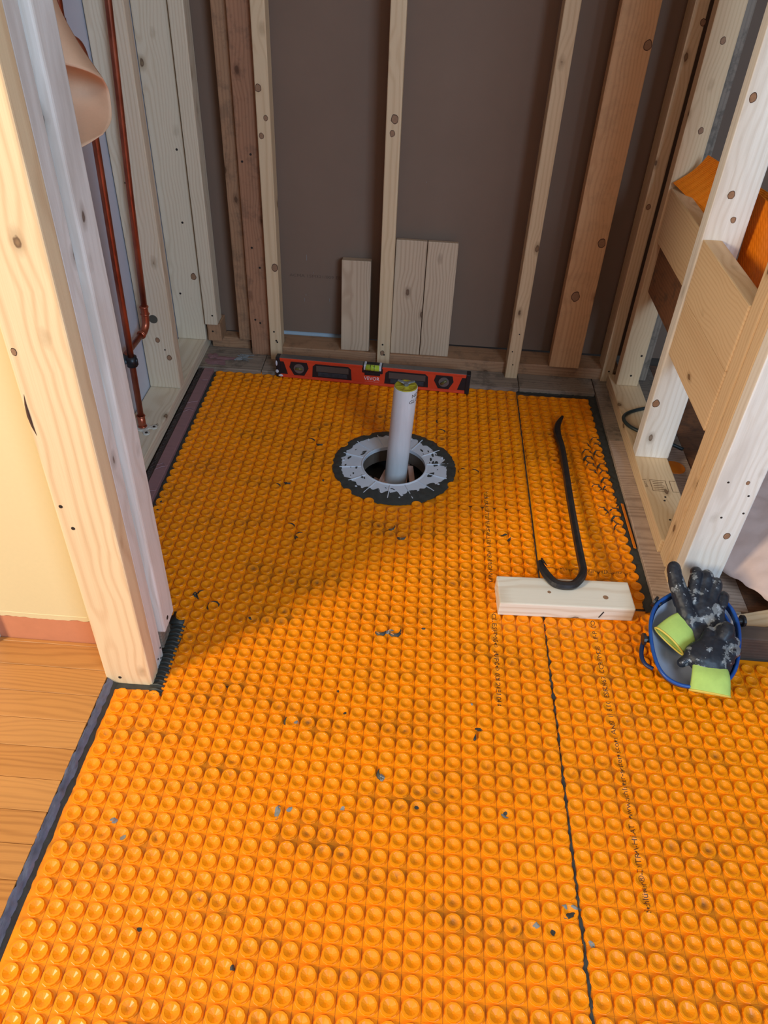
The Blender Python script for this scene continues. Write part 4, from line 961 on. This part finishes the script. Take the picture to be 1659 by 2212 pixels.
o = mk('shell', bowl(1.0, .004, 1.0), M_NAVY, kp, smooth=True); md = o.modifiers.new('s', 'SOLIDIFY'); md.thickness = .0025
o = mk('liner', bowl(.94, .022, .90), M_LINER, kp, smooth=True); o['label'] = 'smooth grey inner liner'
bm = bmesh.new(); pr = rp_ + rp_[:2]; tube(bm, pr, .0038, 8, cap=False); o = mk('rim', bm, M_BLUE, kp, smooth=True); o['label'] = 'bright blue rolled rim'
bm = bmesh.new(); inner = [KC + (Vector((p.x, p.y, 0)) - KC) * .88 + Vector((0, 0, p.z * .82)) for p in rp_]; tube(bm, inner[38:66] , .0032, 8); mk('inner_rim', bm, M_BLUE, kp, smooth=True)
for c0, d in (((.553, 1.146, .078), (-.8, .6, .1)), ((.705, 1.122, .072), (1, .15, .0)), ((.519, 1.062, .062), (-1, 0, 0))):
    bm = bmesh.new(); c0 = Vector(c0); d = Vector(d).normalized(); tube(bm, [c0, c0 + d * .010, c0 + d * .011, c0 + d * .016, c0 + d * .0165], [.0065, .0065, .0125, .0125, .009], 14); mk('strap_button', bm, M_BLACKP, kp, smooth=False)
bm = bmesh.new(); tube(bm, spline([(.512, 1.075, .058), (.503, 1.052, .050), (.499, 1.030, .046), (.504, 1.012, .044), (.517, 1.002, .044)], 5), [(.0045, .0035)] * 21, 8); mk('buckle', bm, M_NAVY, kp, smooth=True)
# ================================================================== GLOVES
def glove_body(name, chains, blobs, parent, voxel=.0026):
    bm = bmesh.new()
    for pts_, rad in chains:
        P2 = spline(pts_, 3); r2 = []
        for i in range(len(rad) - 1):
            for k in range(3): r2.append(rad[i] + (rad[i + 1] - rad[i]) * k / 3)
        r2.append(rad[-1]); tube(bm, P2, r2, 12)
        sph(bm, P2[-1], r2[-1]); sph(bm, P2[0], r2[0])
    for c0, r, e in blobs:
        t = bmesh.new(); bmesh.ops.create_uvsphere(t, u_segments=20, v_segments=14, radius=1); bmesh.ops.scale(t, vec=r, verts=t.verts)
        bmesh.ops.rotate(t, cent=(0, 0, 0), matrix=Euler(e).to_matrix(), verts=t.verts); bmesh.ops.translate(t, vec=c0, verts=t.verts)
        m_ = bpy.data.meshes.new('t'); t.to_mesh(m_); t.free(); bm.from_mesh(m_); bpy.data.meshes.remove(m_)
    o = mk(name, bm, M_GLOVE, parent, chains[0][0][0], smooth=True)
    r = o.modifiers.new('r', 'REMESH'); r.mode = 'VOXEL'; r.voxel_size = voxel; r.use_smooth_shade = True
    s = o.modifiers.new('s', 'SMOOTH'); s.factor = .5; s.iterations = 3
    tx = bpy.data.textures.new('crease', 'CLOUDS'); tx.noise_scale = .018; d = o.modifiers.new('d', 'DISPLACE'); d.texture = tx; d.strength = .0035; d.mid_level = .5; d.texture_coords = 'GLOBAL'
    return o
def cuff(name, path, widths, parent, n=20, nrm=(0, -.45, .9)):
    """flattened knit tube along path; widths = (half width, half thickness)"""
    bm = bmesh.new(); P2 = spline(path, 5); nn = Vector(nrm).normalized(); rings = []
    for i, p in enumerate(P2):
        d = (P2[min(i + 1, len(P2) - 1)] - P2[max(0, i - 1)]).normalized(); a = d.cross(nn).normalized(); b = a.cross(d).normalized(); t = i / (len(P2) - 1) * (len(widths) - 1); k = min(int(t), len(widths) - 2); f = t - k
        wx = widths[k][0] * (1 - f) + widths[k + 1][0] * f; wy = widths[k][1] * (1 - f) + widths[k + 1][1] * f
        rings.append([bm.verts.new(p + a * wx * math.cos(2 * math.pi * q / n) + b * (wy * math.sin(2 * math.pi * q / n) + .0016 * math.sin(4 * math.pi * q / n + i * .35))) for q in range(n)])
    for A, B in zip(rings, rings[1:]):
        for q in range(n): bm.faces.new((A[q], A[(q + 1) % n], B[(q + 1) % n], B[q]))
    hem = [v.co.copy() for v in rings[-1]]
    o = mk(name, bm, M_CUFF, parent, smooth=True); md = o.modifiers.new('s', 'SOLIDIFY'); md.thickness = .0014; md.offset = 0
    bm = bmesh.new(); tube(bm, hem + hem[:2], .0022, 6, cap=False); mk('hem', bm, M_HEM, o, smooth=True); return o
g1 = empty('work_glove', (.625, 1.13, .07)); tag(g1, 'dark mortar-stained glove propped upright on the knee pad, thumb up', 'glove', 'pair of work gloves on the knee pad')
glove_body('hand', [
    ([(.600, 1.118, .082), (.590, 1.148, .100), (.581, 1.178, .118), (.577, 1.203, .134)], [.0190, .0180, .0165, .0140]),
    ([(.613, 1.146, .096), (.619, 1.174, .112), (.625, 1.196, .127), (.628, 1.212, .120)], [.0150, .0135, .0125, .0110]),
    ([(.630, 1.146, .096), (.640, 1.174, .112), (.648, 1.194, .125), (.652, 1.210, .116)], [.0150, .0132, .0125, .0110]),
    ([(.645, 1.136, .090), (.658, 1.162, .104), (.667, 1.182, .116), (.672, 1.198, .106)], [.0140, .0125, .0118, .0105]),
    ([(.657, 1.122, .080), (.672, 1.142, .090), (.682, 1.160, .098), (.688, 1.178, .090)], [.0125, .0110, .0100, .0090])],
    [((.632, 1.125, .080), (.047, .046, .019), (.55, 0, -.15)), ((.626, 1.085, .060), (.036, .030, .017), (.6, 0, 0)), ((.606, 1.112, .076), (.021, .036, .019), (.6, 0, 0))], g1, .0022)
cuff('cuff', [(.618, 1.100, .064), (.598, 1.096, .070), (.578, 1.082, .070), (.557, 1.062, .062)], [(.030, .012), (.033, .011), (.034, .011), (.037, .012)], g1, nrm=(.15, -.35, .9))
g2 = empty('work_glove', (.62, 1.035, .07)); tag(g2, 'crumpled dark glove lying flat, its lime cuff hanging over the rim', 'glove', 'pair of work gloves on the knee pad')
glove_body('hand', [
    ([(.640, 1.048, .078), (.655, 1.060, .092), (.662, 1.070, .100), (.656, 1.076, .094)], [.0150, .0160, .0165, .0140]),
    ([(.606, 1.024, .076), (.590, 1.016, .072), (.576, 1.010, .068), (.568, 1.006, .064)], [.0150, .0130, .0110, .0095]),
    ([(.645, 1.036, .076), (.668, 1.050, .082), (.678, 1.056, .078)], [.0160, .0150, .0130]),
    ([(.622, 1.048, .078), (.630, 1.064, .086), (.636, 1.078, .082)], [.0140, .0130, .0110]),
    ([(.645, 1.018, .072), (.668, 1.030, .076), (.680, 1.038, .072)], [.0150, .0135, .0115])],
    [((.624, 1.022, .074), (.052, .034, .020), (.15, 0, .12)), ((.622, 1.000, .066), (.040, .020, .015), (.2, 0, 0)), ((.632, 1.040, .080), (.036, .026, .018), (0, 0, .3))], g2, .0022)
cuff('cuff', [(.622, 1.014, .066), (.619, .990, .068), (.615, .968, .066), (.612, .946, .052)], [(.029, .010), (.034, .009), (.036, .008), (.038, .007)], g2, nrm=(0, -.1, 1))
